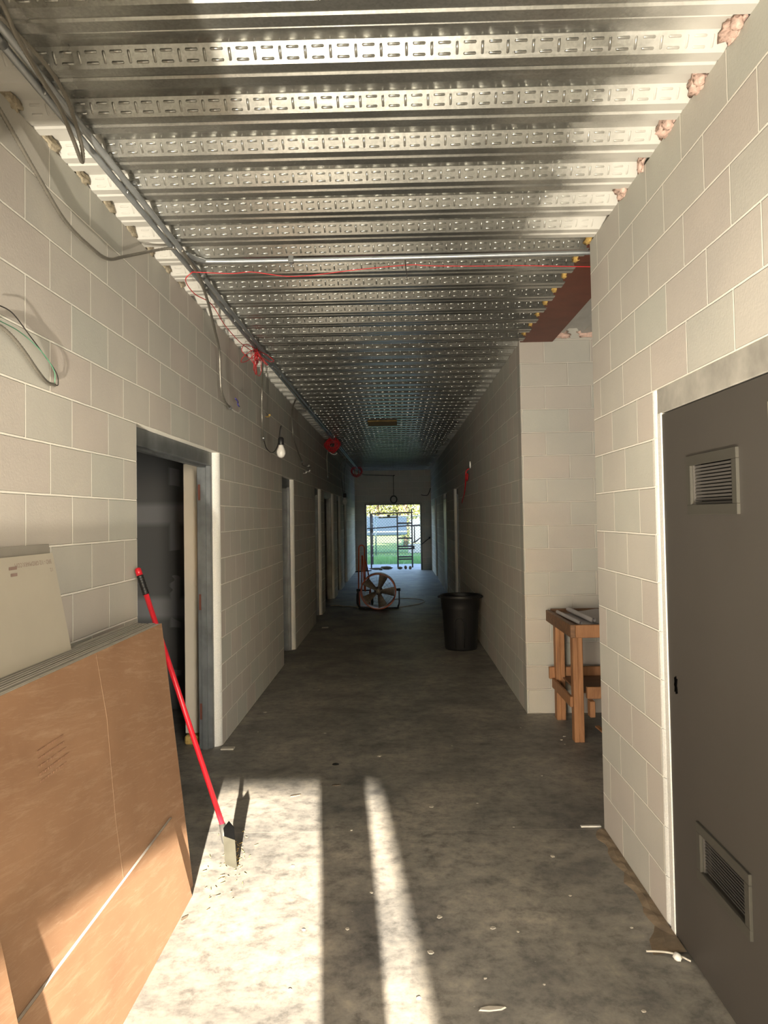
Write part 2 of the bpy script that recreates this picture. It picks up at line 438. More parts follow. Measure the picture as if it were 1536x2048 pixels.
# ribbed deck -------------------------------------------------------------
P = .31; YC = 2.475; ZB, ZT = HW, HW+.051
def deck_profile(y_start, y_end):
    pts = []
    k0 = math.floor((y_start-YC)/P); k1 = math.ceil((y_end-YC)/P)
    for k in range(k0, k1+1):
        yc = YC+P*k; w1 = yc+.022
        pts += [(w1, ZB), (w1+.043, ZB), (w1+.050, ZB+.007), (w1+.062, ZB+.007), (w1+.069, ZB), (w1+.118, ZB),
                (w1+.148, ZT), (w1+.185, ZT), (w1+.192, ZT-.007), (w1+.204, ZT-.007), (w1+.211, ZT), (w1+P-.044, ZT)]
    pts = [q for q in pts if y_start <= q[0] <= y_end]
    return [(y_start, pts[0][1])]+pts+[(y_end, pts[-1][1])]
def deck_mesh(x0, x1, y0, y1, emboss, ex=(None, None)):
    mb = MB(); pr = deck_profile(y0, y1)
    n = len(pr); th = .004
    xs = [x0, x1]
    vs = [(x, y, z) for x in xs for y, z in pr]+[(x, y, z+th) for x in xs for y, z in pr]
    fs = []
    for i in range(n-1):
        fs.append((i, n+i, n+i+1, i+1)); fs.append((2*n+i, 2*n+i+1, 3*n+i+1, 3*n+i))
    mb.add(vs, fs)
    if emboss:
        L = math.hypot(.044, .051); sv = Vector((0, -.044/L, .051/L)); nv = Vector((0, -.051/L, -.044/L)); u = Vector((1,0,0))
        def loz(c, du, dv):
            pts = []
            for s_ in range(10):
                a = 2*PI*s_/10; pts.append((math.cos(a), math.sin(a)))
            r = .0055
            def ring(rad, h):
                out = []
                for (ca, sa) in pts:
                    pu = ca*rad+(du if ca > 0 else -du)*1.0 if du else ca*rad
                    pv = sa*rad+((dv if sa > 0 else -dv) if dv else 0)
                    out.append(c+u*pu+sv*pv+nv*h)
                return out
            a_ = ring(r, -.0004); b_ = ring(r*.55, .0032)
            m = len(pts)
            mb.add(a_+b_, [(i, (i+1) % m, m+(i+1) % m, m+i) for i in range(m)]+[tuple(range(m, 2*m))], True)
        k = math.ceil((y0-YC)/P)
        while YC+P*k < y1:
            yc = YC+P*k; x = ex[0]+.05
            while x < ex[1]-.03:
                c = Vector((x, yc, (ZB+ZT)/2))
                loz(c+sv*.0165, .016, 0); loz(c-sv*.0165, .016, 0); loz(c+u*.0415, 0, .0155)
                x += .083
            k += 1
    return mb
ceil = struct('ceiling', deck_mesh(A-.16, B+.16, YS-.1, D1, True, (A, B)), M['deck'], 'corrugated galvanised steel deck ceiling with embossed ribs')
struct('ceiling_far', deck_mesh(A-.16, B+.02, D1, D2, True, (A, B)), M['deck'], 'corrugated steel deck ceiling beside the alcove')
struct('ceiling_end', deck_mesh(A-.16, B+.16, D2, DE+.05, True, (A, B)), M['deck'], 'corrugated steel deck ceiling of the dark far corridor')
struct('ceiling_lobby', deck_mesh(-4.2, 4.2, YF, YS-.1, False), M['deck'])
# alcove ceiling, ribs run along the corridor
mb = MB(); prof = []
x = B+.30
while x < 3.3:
    prof += [(x, 3.30), (x+.09, 3.30), (x+.12, 3.35), (x+.21, 3.35), (x+.24, 3.30)]; x += .24
mb.prism(prof+[(3.3, 3.40), (B+.30, 3.40)], D1, D2+.02, lambda a, b, f: (a, f, b))
struct('ceiling_alcove', mb, simple('dull_alcove_deck', (.45,.45,.43), .5, .25, .1, 4))
b_ = empty('steel_beam', (B+.15, D1, 3.2), 'dark red primed steel beam under the deck above the alcove opening', 'beam')
MB().box(B+.005, B+.29, D1, D2-.01, 3.232, 3.245).build('flange', M['primer'], b_)
MB().box(B+.14, B+.155, D1, D2-.01, 3.245, 3.40).build('web', M['primer'], b_)

# bullnose corners --------------------------------------------------------
ntrim = [1]
def bullnose(side, y, d):
    # side -1: left wall, +1: right wall ; d=+1 solid lies towards +Y of the opening edge
    xf = A if side < 0 else B
    ntrim[0] += 1; mb = MB()
    n = 7
    for c in range(11):
        z0, z1 = c*.2032, (c+1)*.2032
        for (za, zb, rr) in ((z0, z0+.004, R-.004), (z0+.004, z1, R)):
            poly = []
            cy = y+d*R; cx = xf+side*R
            for i in range(n+1):
                a = PI/2*i/n
                poly.append((cx-side*rr*math.sin(a), cy-d*rr*math.cos(a)))
            poly += [(xf-side*0+side*0 if rr == R else xf+side*.004, cy), (cx+side*.0, cy)]
            poly = poly[:n+1]+[(cx, cy)]
            mb.prism(poly, za, zb, lambda a, b, f: (a, b, f))
    # body behind the round
    xa, xb = sorted((xf+side*R, xf+side*T)); ya, yb = sorted((y+.0*d, y+d*R))
    mb.box(xa, xb, ya, yb, 0, DH)
    return struct('trim_%d' % ntrim[0], mb, M['bullnose'])
for (a, b) in LO: bullnose(-1, b, 1); bullnose(-1, a, -1)
for (a, b) in RO: bullnose(1, a, -1); bullnose(1, b, 1)
bullnose(1, 3.235, 1); bullnose(1, 2.16, -1)

# door frames -------------------------------------------------------------
def frame(idx, side, a, b, label, single=True):
    xf = A if side < 0 else B
    e = empty('door_%d' % idx, (xf, (a+b)/2, 0), kind='structure', label=label)
    x0, x1 = sorted((xf+side*.05, xf+side*(T+.005)))
    xs0, xs1 = sorted((xf+side*.085, xf+side*.125))
    for (y, d) in ((a, 1), (b, -1)):
        mb = MB(); ya, yb = sorted((y, y+d*.05)); mb.bbox(x0, x1, ya, yb, 0, 2.134, .003)
        ya, yb = sorted((y+d*.05, y+d*.066)); mb.box(xs0, xs1, ya, yb, 0, 2.134)
        jb = mb.build('jamb', M['frame'], e)
        if idx == 1 and d < 0:
            for hz in (1.93, 1.10, .28): MB().bbox(A-.146, A-.126, y-.0525, y-.049, hz-.06, hz+.06, .001).build('hinge_plate', M['primer'], jb)
    mb = MB().bbox(x0, x1, a, b, 2.134, DH, .003); mb.box(xs0, xs1, a+.05, b-.05, 2.118, 2.134)
    mb.build('head', M['frame'], e)
    return e
lab = ['first', 'second', 'third', 'fourth', 'fifth', 'sixth']
for i, (a, b) in enumerate(LO):
    e = frame(i+1, -1, a, b, '%s open doorway on the left with a metal frame' % lab[i])
for i, (a, b) in enumerate(RO):
    e = frame(i+7, 1, a, b, 'dark doorway on the far right wall')
    if i == 1:
        # door standing open into the corridor light, edge on
        MB().bbox(B-.01, B+.035, b-.98, b-.06, .02, 2.11).build('door_leaf', M['louvre'], e)
# grey near door (door_11)
e = empty('door_11', (B, 2.7, 0), kind='structure', label='dark grey metal door with two louvred vents')
mb = MB().bbox(B+.0, B+T, 3.19, 3.235, 0, 2.134, .003).bbox(B, B+T, 2.16, 2.2, 0, 2.134, .003); mb.build('jamb', M['bullnose'], e)
mb = MB().bbox(B+.002, B+T, 2.16, 3.235, 2.13, DH, .003)
mb.build('head', simple('oversprayed_frame', (.40,.38,.34), .6, .2, .25, 7), e)
ly0, ly1 = 2.205, 3.188
vents = [(2.487, 2.912, 1.71, 1.928), (2.487, 2.92, .36, .57)]
leaf = MB()
xl0, xl1 = B+.004, B+.048
zs = .012
for (a, b, z0, z1) in sorted(vents, key=lambda q: q[2]):
    leaf.box(xl0, xl1, ly0, ly1, zs, z0+.03); leaf.box(xl0, xl1, ly0, a+.03, z0+.03, z1-.03); leaf.box(xl0, xl1, b-.03, ly1, z0+.03, z1-.03); zs = z1-.03
leaf.box(xl0, xl1, ly0, ly1, zs, 2.124)
lf = leaf.build('door_leaf', M['doorgrey'], e)
for (a, b, z0, z1) in vents:
    mb = MB(); xo = B-.006; w = .036
    mb.bbox(xo, B+.006, a, b, z1-w, z1, .0015).bbox(xo, B+.006, a, b, z0, z0+w, .0015).bbox(xo, B+.006, a, a+w, z0+w, z1-w, .0015).bbox(xo, B+.006, b-w, b, z0+w, z1-w, .0015)
    v = mb.build('vent_frame', M['louvre'], e)
    sl = MB(); n = 12; pz = (z1-z0-2*w)/n
    for i in range(n):
        z = z0+w+pz*(i+.5)
        s_ = 1
        sl.beam((B+.016, a+w-.004, z), (B+.016, b-w+.004, z), .0082, .0018, up=(1, 0, .45))
    sl.build('vent_louvres', M['slat'], v)
    MB().box(B+.038, B+.046, a+.02, b-.02, z0+.02, z1-.02).build('vent_backing', M['black'], v)
mb = MB()
yy, zz = 3.105, 1.03
prof = [(-.012,-.03),(-.004,-.022),(.0,-.034),(.006,-.022),(.014,-.028),(.010,-.008),(.016,.0),(.011,.012),(.013,.03),(.006,.020),(.0,.036),(-.004,.02),(-.013,.028),(-.009,.01),(-.006,0),(-.011,-.012)]
mb.prism(prof, B-.0005, B+.004, lambda a, b, f: (f, yy+a, zz+b))
mb.build('latch_hole', M['blackhole'], lf)
MB().bbox(B-.008, B+.004, 2.21, 2.262, 1.90, 2.04, .002).build('door_label', simple('cream_label', (.6,.55,.42), .6), e)

# ------------------------------------------------------------------ light strip and foam foot in the first left room
s_ = empty('drywall_panel', (A-.26, 5.99, .0), 'narrow cream panel standing on end inside the first left doorway', 'panel')
MB().bbox(-1.665, -1.545, 5.97, 6.02, .075, 2.16, .003).build('panel_face', simple('cream_panel', (.56,.50,.41), .8, 0, .05, 3), s_)
f_ = MB(); f_.bbox(-1.66, -1.55, 5.92, 6.02, 0, .07, .012); f_ = f_.build('foam_block', M['amber'])
tag(f_, 'amber foam block on the floor under the cream panel', 'foam')

# ------------------------------------------------------------------ gypsum board stack
def board(name, x_bot, x_top, h, y0, y1, th, face_mat, label, group=None, z_bot=0.0, cut=None, slit=False):
    """sheet leaning to the left wall: face bottom at x_bot, face top at x_top, height h"""
    e = empty(name, (x_bot, (y0+y1)/2, z_bot), label, 'gypsum board', group)
    d = Vector((x_top-x_bot, 0, h)); n = Vector((-h, 0, x_top-x_bot)).normalized()  # away from viewer
    def P3(s, y, k): return Vector((x_bot, y, z_bot))+d*s+n*k
    q = .0012
    core = MB(); fa = MB()
    ys = cut or [(0, y0), (0, y1), (1, y1), (1, y0)]
    m = len(ys)
    vs = [P3(s, y, q) for s, y in ys]+[P3(s, y, th) for s, y in ys]
    core.add(vs, [tuple(range(m)), tuple(range(m, 2*m))[::-1]]+[(i, m+i, m+(i+1) % m, (i+1) % m) for i in range(m)])
    core.build('core', M['gyp_edge'], e)
    ins = lambda s, y: (s, y)
    vs = [P3(s, y, 0) for s, y in ys]+[P3(s, y, q) for s, y in ys]
    fa.add(vs, [tuple(range(m))]+[(i, m+i, m+(i+1) % m, (i+1) % m) for i in range(m)])
    e2 = fa.build('face_paper', face_mat, e)
    return (e2 if z_bot else e), P3
th = .0150
bl, P3 = board('gypsum_board', -.99, -1.13, 1.232, .95, 3.66, th, M['brown_paper'], 'large brown backed gypsum board at the front of the leaning stack')
MB().tube([P3(.995, 2.86, -.0004), P3(.8, 2.89, -.0004), P3(.5, 2.86, -.0004), P3(.3, 2.87, -.0004)], .0004, 4).build('crease', simple('rubbed_crease', (.42,.28,.18), .8), bl)
mb = MB(); q = random.Random(5)
for row in range(5):
    yy = 2.34
    while yy < 2.52:
        w_ = q.uniform(.006, .03); a0 = P3(.83-row*.018, yy, -.0006)
        mb.beam(a0, P3(.83-row*.018, yy+w_, -.0006), .0006, .007); yy += w_+q.uniform(.005, .012)
mb.build('printed_stamp', simple('faded_print', (.24,.125,.07), .8), bl)
stk = 'grey edged boards packed behind the large brown one'
pos = ['second sheet of the leaning stack, tight behind the large brown board', 'third sheet of the leaning gypsum stack, only its grey top edge showing',
       'fourth sheet of the leaning gypsum stack, a thin grey edge line', 'fifth sheet of the leaning gypsum stack, in the middle of the edges',
       'sixth sheet of the leaning gypsum stack, nearer the block wall', 'seventh sheet of the leaning gypsum stack, just before the last pair',
       'eighth sheet of the leaning gypsum stack, second from the wall', 'rearmost sheet of the leaning gypsum stack, touching the block wall']
for i in range(8):
    o = (i+1)*.0160
    board('gypsum_board', -.99-o, -1.13-o-(.010 if i > 2 else 0)-.002*i, 1.232+rnd.uniform(-.004, .004), .95, 3.655+.010*i+rnd.uniform(0, .008), .0135, M['grey_paper'], pos[i], stk)
# small offcut in front
y1b = 3.44
bs, P3s = board('gypsum_board', -.968, -1.0215, .402, 1.2, 3.40, .0127, M['brown_paper'], 'low brown gypsum offcut leaning in front of the large board',
                cut=[(0, 1.2), (0, 3.56), (1, 3.44), (1, 1.2)])
b3, _ = board('gypsum_board', -.935, -1.037, .668, 1.05, 1.98, .0127, M['brown_paper'], 'brown board corner cut off by the lower left of the picture', cut=[(0, 1.0), (0, 2.05), (1, 1.985), (1, 1.0)])
# pale piece standing on the stack
board('gypsum_board', -1.300, -1.3485, .405, 1.9, 2.9, .0125, M['grey_paper'], 'greyish offcut peeking out above and behind the pale lettered offcut', z_bot=1.232, cut=[(0, 1.9), (0, 2.95), (1, 2.955), (1, 1.9)])
bw, P3w = board('gypsum_board', -1.262, -1.332, .372, 1.9, 2.94, .0127, M['white_paper'], 'pale ivory gypsum offcut with printed lettering, set on top of the stack', z_bot=1.231,
                cut=[(0, 1.9), (0, 2.955), (1, 2.95), (1, 1.9)])
text_mb('BRD - 1/2 GRIDMARX.COM', .0235, 0, lambda u, v: P3w(.875+(.0235-v)/.38, 2.925-u, -.0006)).build('lettering', M['ink'], bw)
text_mb('1/2', .02, 0, lambda u, v: P3w(.83-v/.38+.02, 2.928-u, -.0006)).build('lettering', M['ink'], bw)
mb = MB()
for (a0, b0, h0) in ((2.60, 2.655, .895), (2.605, 2.65, .835)):
    mb.beam(P3w(h0, a0, -.0008), P3w(h0, b0, -.0008), .0006, .011)
mb.build('printed_stamp', M['ink'], bw)

# ------------------------------------------------------------------ red handled scraper shovel
p_top = Vector((-1.335, 3.93, 1.475)); p_bot = Vector((-.905, 3.92, .165))
sh = empty('floor_scraper', (-.84, 3.83, 0), 'red handled floor scraper with black grip leaning against the left door jamb', 'scraper')
d = p_bot-p_top
MB().tube([p_top+d*.012, p_bot], .0135, 14).build('pole', M['red'], sh)
pts = []; rr = []
for i in range(25):
    pts.append(p_top+d*(.025+.075*i/24)); rr.append(.0175 if i % 3 else .0155)
MB().tube(pts, rr, 14).build('grip', M['black'], sh)
MB().tube([p_top-d*.004, p_top, p_top+d*.012, p_top+d*.025], [.008, .015, .0165, .0165], 14).build('end_cap', M['red'], sh)
s2 = p_bot+d.normalized()*.0
MB().tube([s2-d.normalized()*.02, s2+Vector((.012,-.015,-.06)), s2+Vector((.03,-.03,-.09))], [.017, .017, .012], 12).build('socket', simple('grey_socket', (.03,.029,.026), .5, 0), sh)
# blade: a dull steel plate folded against a black one
def plate(pts, th_, mat, nm):
    P_ = [Vector(q) for q in pts]; n_ = (P_[1]-P_[0]).cross(P_[2]-P_[0]).normalized()*th_; m = len(P_)
    MB().add(P_+[q+n_ for q in P_], [tuple(range(m)), tuple(range(m, 2*m))[::-1]]+[(i, m+i, m+(i+1) % m, (i+1) % m) for i in range(m)]).build(nm, mat, sh)
DB = simple('dull_blade_steel', (.03,.028,.021), .8, 0); DB.node_tree.nodes['Principled BSDF'].inputs['Specular IOR Level'].default_value = .05
plate([(-.893,3.86,.148),(-.834,3.86,.127),(-.812,3.80,.012),(-.871,3.80,.036)], .0025, DB, 'blade')
plate([(-.895,3.875,.181),(-.867,3.875,.215),(-.842,3.875,.185),(-.820,3.84,.003),(-.868,3.84,.02)], .0025, M['blackhole'], 'back_plate')

# ------------------------------------------------------------------ wooden table in the alcove
tx0, ty0, ty1, tz, tx1 = 1.262, 5.72, 6.66, .90, 2.7
tb = empty('work_table', ((tx0+tx1)/2, (ty0+ty1)/2, 0), 'brown timber work table in the alcove behind the right wall corner', 'table')
MB().bbox(tx0+.006, tx1-.006, ty0+.006, ty1-.006, tz-.04, tz-.012).build('tabletop', M['woodtop'], tb)
for xx in (tx0, tx1-.038): MB().bbox(xx, xx+.038, ty0, ty1, tz-.095, tz).build('side_rail', M['woodtop'], tb)
MB().bbox(tx0+.038, tx1-.038, ty0, ty0+.038, tz-.095, tz).build('front_rail', M['wood'], tb)
MB().bbox(tx0+.038, tx1-.038, ty1-.038, ty1, tz-.095, tz+.01).build('back_rail', M['woodtop'], tb)
for (x, y) in ((tx0+.045, ty0+.14), (tx0+.045, ty1-.16), (tx1-.13, ty0+.14), (tx1-.13, ty1-.16)):
    MB().bbox(x, x+.038, y, y+.089, 0, tz-.095).bbox(x+.038, x+.076, y, y+.06, 0.0 if y > 6.2 else .0, tz-.095).build('leg', M['wood'], tb)
MB().bbox(tx0+.02, tx0+.045, ty0+.16, ty1-.1, .26, .34).build('stretcher', M['wood'], tb)
MB().bbox(tx0+.0, tx1-.1, ty1-.10, ty1-.065, .33, .43).build('stretcher', M['wood'], tb)
MB().bbox(tx0+.16, tx1-.1, ty0+.20, ty0+.24, .31, .40).build('stretcher', M['wood'], tb)
MB().bbox(tx0+.16, tx0+.20, ty0+.12, ty0+.2, .19, .31).build('stretcher', M['wood'], tb)
MB().bbox(tx0+.1, tx1-.12, ty0+.24, ty1-.11, .345, .357).build('shelf', M['woodtop'], tb)
# drawings
def sheet(y0, y1, x0, x1, z, curl, name, label, roll=.016):
    e = empty(name, ((x0+x1)/2, (y0+y1)/2, z), label, 'drawings')
    mb = MB(); n = 26; pts = []
    for i in range(n+1):
        s = i/n
        x = x0+.05+(x1-x0-.05)*s
        pts.append((x, z+curl*math.exp(-((s-.25)/.10)**2)))
    roll_p = []
    for i in range(26):
        a = -PI/2-i*.42; r = roll*(1-i*.022)
        roll_p.append((x0+.05+r*math.cos(a), z+.001+roll+r*math.sin(a)))
    line = roll_p[::-1]+pts
    m = len(line)
    vs = [(x, y0, zz) for x, zz in line]+[(x-.03, y1, zz) for x, zz in line]
    vs += [(x, y0, zz-.001) for x, zz in line]+[(x-.03, y1, zz-.001) for x, zz in line]
    fs = [(i, i+1, m+i+1, m+i) for i in range(m-1)]+[(2*m+i, 3*m+i, 3*m+i+1, 2*m+i+1) for i in range(m-1)]
    mb.add(vs, fs, True).build('sheet', M['paper'], e)
    return e
sheet(5.765, 6.45, 1.30, 2.4, tz-.008, .0, 'drawing_sheets', 'lower pale drawing sheets with a rolled left edge on the wooden table')
sheet(5.78, 6.50, 1.40, 2.45, tz+.004, .02, 'drawing_sheets', 'upper pale drawing sheets curled up, lying over the others on the table', .020)
# clear jar
t = NT('clear_plastic'); t.b.inputs['Transmission Weight'].default_value = .95; t.set((.9,.88,.85,1), .08); M['clear'] = t.m
MB().lathe([(0, 0), (.045, 0), (.047, .01), (.047, .10), (.03, .125), (.03, .15), (.028, .15), (.028, .122), (.043, .098), (.043, .012), (0, .01)], (1.74, 6.568, tz-.0115), n=24).build('jar', M['clear'])
tag(bpy.data.objects['jar'], 'clear jar standing at the back of the wooden table', 'jar')
# small wood scrap under table
tag(MB().beam((1.60, 5.92, .01), (1.54, 6.12, .05), .03, .012).build('wood_scrap', M['wood']), 'thin wood scrap on the floor under the work table', 'scrap')

# ------------------------------------------------------------------ bin
tc = (.80, 10.05, 0)
bn = empty('trash_can', tc, 'black plastic trash can against the far right wall', 'bin')
n = 40
mb = MB()
prof = [(0, .006), (.19, .006), (.20, .0), (.208, .02), (.235, .50), (.243, .52), (.247, .55), (.251, .645), (.262, .655), (.266, .69), (.258, .70), (.248, .70), (.244, .68), (.236, .52), (.20, .03), (0, .028)]
mb.lathe(prof, tc, n=n).build('body', M['black'], bn); bbody = bpy.data.objects['body'] if 'body' in bpy.data.objects else bn
mb = MB()
# venting channel: raised arch rib on the front
arch = []
for i in range(21):
    a = PI*i/20
    arch.append((math.cos(a)*.062, .33+.09*math.sin(a)))
path = [(.062, .04)]+arch+[(-.062, .04)]
def onbody(u, z):
    r = .205+(z/.7)*.045+.004; th0 = -PI/2-.15+u/.23
    return (tc[0]+r*math.cos(th0), tc[1]+r*math.sin(th0), z)
mb.tube([onbody(u, z) for u, z in path], .009, 8).build('rib', M['black'], bbody)
for sx in (-1, 1):
    x = tc[0]+sx*.262
    MB().tube([(x-sx*.015, tc[1]-.06, .675), (x+sx*.022, tc[1]-.05, .672), (x+sx*.022, tc[1]+.05, .672), (x-sx*.015, tc[1]+.06, .675)], .010, 8).build('handle', M['black'], bbody)
# ------------------------------------------------------------------ drum fan
fc = Vector((-.375, 14.3, .345)); fr = .325
fa = empty('drum_fan', (fc.x, fc.y, 0), 'orange drum fan standing in the middle of the corridor', 'fan')
mb = MB()
mb.lathe([(fr-.012, -.03), (fr, -.035), (fr+.008, -.03), (fr+.006, 0), (fr+.006, .26), (fr+.008, .29), (fr, .295), (fr-.012, .29), (fr-.004, .25), (fr-.004, 0), (fr-.012, -.03)], fc, 'y', 56).build('drum', M['orange'], fa)
hub = MB().lathe([(0, .01), (.035, .01), (.045, .03), (.045, .10), (0, .10)], fc, 'y', 20).build('hub', M['steel'], fa)
for k in range(5):
    a0 = PI/2-.35+k*2*PI/5
    mb = MB(); vs = []; nr, nc = 7, 5
    for i in range(nr):
        r = .04+(fr-.065)*i/(nr-1); wd = .055+.095*(i/(nr-1))**.8
        for j in range(nc):
            s = j/(nc-1)-.5; tw = .75-.35*i/(nr-1)
            a = a0; px = Vector((math.cos(a), 0, math.sin(a))); q = Vector((-math.sin(a), 0, math.cos(a)))
            vs.append(fc+px*r+q*(s*wd*math.cos(tw)*1.25)+Vector((0, .06+s*wd*math.sin(tw)+.01*math.cos(s*6), 0)))
    v2 = [v+Vector((0, .003, 0)) for v in vs]; O = len(vs)
    fs = []
    for i in range(nr-1):
        for j in range(nc-1):
            a = i*nc+j; fs += [(a, a+1, a+nc+1, a+nc), (O+a, O+a+nc, O+a+nc+1, O+a+1)]
    mb.add(vs+v2, fs, True).build('blade', M['blade'], fa)
mb = MB()
for r in (.08, .14, .20, .26, .31):
    mb.tube([fc+Vector((r*math.cos(a), -.022, r*math.sin(a))) for a in [2*PI*i/40 for i in range(40)]], .0016, 4, close=True)
for i in range(12):
    a = 2*PI*i/12+.1; mb.tube([fc+Vector((.03*math.cos(a), -.024, .03*math.sin(a))), fc+Vector((fr*math.cos(a), -.026, fr*math.sin(a)))], .0016, 4)
mb.build('guard', M['blackwire'], fa)
MB().lathe([(0, .10), (.075, .10), (.08, .12), (.08, .22), (.06, .25), (0, .25)], fc, 'y', 20).build('motor', M['black'], fa)
st = []
for (x, z) in ((-.385, .36), (-.385, .13), (-.36, .05), (-.30, .016), (.30, .016), (.36, .05), (.385, .13), (.385, .36)): st.append((fc.x+x, fc.y+.05, z))
MB().tube(spline(st, 4), .012, 8).tube([(p[0], p[1]+.16, p[2]) for p in spline(st, 4)], .012, 8).build('stand', M['black'], fa)
for sx in (-1, 1):
    MB().tube([(fc.x+sx*.335, fc.y+.13, .36), (fc.x+sx*.41, fc.y+.13, .36)], [.022, .028], 10).build('knob', M['black'], fa)
# orange hand truck behind the fan
ht = empty('hand_truck', (-.70, 15.2, 0), 'orange tubular hand truck standing behind the left of the fan', 'hand truck')
def U(x0, x1, zt, y, zb):
    xm = (x0+x1)/2; w = abs(x1-x0)/2
    pts = [(x0-.012, y-.0, zb)]+[(xm-w*math.cos(a), y+.10, zt-w+w*math.sin(a)) for a in [PI*i/8 for i in range(9)]]+[(x1+.012, y, zb)]
    return pts
MB().tube(U(-.765, -.655, 1.175, 15.0, .28), .013, 8).build('handle', M['orange'], ht)
MB().tube([(-.715, 15.0, .30), (-.705, 15.06, .98), (-.690, 15.06, .98), (-.66, 15.0, .30)], .011, 8).build('inner_rail', M['orange'], ht)
MB().tube([(-.655, 15.12, .92), (-.60, 15.1, .72), (-.555, 15.05, .40), (-.54, 15.03, .25)], .012, 8).build('rear_strut', M['orange'], ht)
MB().tube([(-.84, 15.05, .66), (-.52, 15.05, .68)], .010, 8).build('crossbar', M['black'], ht)
MB().tube([(-.78, 15.0, .30), (-.54, 15.03, .30)], .012, 8).build('crossbar', M['black'], ht)
for x in (-.80, -.52): MB().lathe([(0, -.02), (.10, -.025), (.125, -.015), (.125, .015), (.10, .025), (0, .02)], (x, 15.12, .125), 'x', 24).build('wheel', M['black'], ht)
MB().bbox(-.78, -.54, 14.86, 15.02, 0.0, .008, .002).tube([(-.76, 15.0, 0.005), (-.765, 15.0, .30)], .012, 8).tube([(-.56, 15.0, .005), (-.56, 15.0, .30)], .012, 8).build('toe_plate', M['orange'], ht)
# floor cords
def cable(name, pts, r, mat, label, cat='cable', n=8, k=8, rib=0, group=None):
    o = MB().tube(spline(pts, k), r, n, rib=rib).build(name, mat)
    return tag(o, label, cat, group)
cable('extension_cord', [(-.05, 14.65, .008), (.15, 14.8, .008), (.40, 15.15, .008), (.52, 15.6, .008), (.45, 15.95, .008), (.2, 16.2, .008), (-.1, 16.1, .008)], .008, M['whitewire'], 'pale cord looping over the floor to the right of the fan', 'cord')
cable('extension_cord', [(-.62, 14.5, .008), (-.85, 14.85, .008), (-1.05, 14.95, .008), (-1.2, 15.1, .008), (-1.33, 15.05, .008)], .009, M['foam'], 'yellowish cord running from the fan to the left wall', 'cord')

# ------------------------------------------------------------------ conduits and cables
def emt(name, pts, r, label):
    e = empty(name, pts[0], label, 'conduit'); MB().tube(pts, r, 12).build('pipe', M['emt'], e); return e
c1_ = emt('conduit_pipe', [(-1.152, 1.0, 3.196), (-1.155, 6.0, 3.196), (-1.16, 24.7, 3.196)], .0135, 'right hand grey steel conduit running along the left edge of the deck')
c2_ = emt('conduit_pipe', [(-1.192, 1.0, 3.196), (-1.195, 5.2, 3.196), (-1.20, 22.0, 3.196)], .0135, 'left hand grey steel conduit, nearer the block wall, along the deck')
for y in (2.55, 3.35, 4.05, 5.6, 7.8, 10.9, 14.2):
    mb = MB().bbox(-1.215, -1.13, y-.012, y+.012, 3.209, 3.2235, .002); mb.tube([(-1.172, y, 3.19), (-1.172, y, 3.172)], .005, 6)
    mb.build('clamp', M['galv'], c1_)
for y in (2.0, 4.55, 7.1, 10.1, 13.1): MB().tube([(-1.152, y, 3.196), (-1.152, y+.06, 3.196)], .018, 12).build('coupling', M['galv'], c1_); MB().tube([(-1.192, y+.25, 3.196), (-1.192, y+.31, 3.196)], .018, 12).build('coupling', M['galv'], c2_)
c3_ = emt('conduit_pipe', spline([(-1.15, 4.20, 3.20), (-1.10, 4.33, 3.205), (-.95, 4.37, 3.207), (0, 4.375, 3.207), (1.0, 4.36, 3.207), (1.35, 4.36, 3.207)], 5), .0135, 'grey steel conduit crossing the deck from wall to wall')
MB().bbox(-.60, -.57, 4.355, 4.395, 3.19, 3.232, .003).tube([(-.585, 4.375, 3.19), (-.585, 4.375, 3.165)], .005, 6).build('clamp', M['galv'], c3_)

cable('flexible_cable', [(-1.06, 1.75, 3.17), (-1.052, 2.02, 3.135), (-1.062, 2.13, 3.11), (-1.085, 2.35, 3.10), (-1.10, 2.5, 3.10), (-1.13, 2.68, 3.08), (-1.155, 2.80, 3.07),
      (-1.158, 2.83, 3.075), (-1.14, 2.78, 3.10), (-1.112, 2.66, 3.125), (-1.09, 2.53, 3.15), (-1.085, 2.40, 3.165), (-1.10, 2.28, 3.175), (-1.12, 2.15, 3.18)], .0072, M['flex'],
      'looped armoured cable hanging below the conduits in the upper left corner', rib=.006, k=10)
cable('flexible_cable', [(-1.335, 2.35, 3.20), (-1.335, 2.56, 3.135), (-1.33, 2.83, 3.025), (-1.33, 3.07, 2.945), (-1.325, 3.32, 2.925), (-1.33, 3.53, 2.945), (-1.32, 3.72, 3.02), (-1.28, 3.92, 3.11), (-1.22, 4.03, 3.165), (-1.17, 4.08, 3.185)], .0078, M['flex'],
      'long armoured cable sagging across the upper left block wall to the conduit', rib=.006, k=10)
def hang(name, pts, r, label, endmat='galv'):
    e = empty(name, pts[-1], label, 'cable')
    MB().tube(spline(pts, 10), r, 8, rib=.010).build('armour', M['flex'], e)
    a, b = Vector(pts[-2]), Vector(pts[-1]); dd = (b-a).normalized()
    MB().tube([b-dd*.02, b+dd*.02], r*1.7, 10).build('connector', M[endmat], e)
    return e
h1 = hang('hanging_cable', [(-1.14, 4.1, 3.18), (-1.15, 4.45, 3.17), (-1.19, 4.85, 3.13), (-1.26, 5.35, 3.05), (-1.30, 5.65, 2.98), (-1.31, 5.72, 2.80), (-1.31, 5.75, 2.70), (-1.315, 5.9, 2.63), (-1.32, 6.10, 2.615)], .0085, 'long armoured cable drooping down the left wall above the first doorway')
MB().tube(spline([(-1.32, 6.12, 2.615), (-1.31, 6.25, 2.60), (-1.30, 6.38, 2.615), (-1.30, 6.45, 2.65)], 5), .003, 5).build('wire', M['whitewire'], h1)
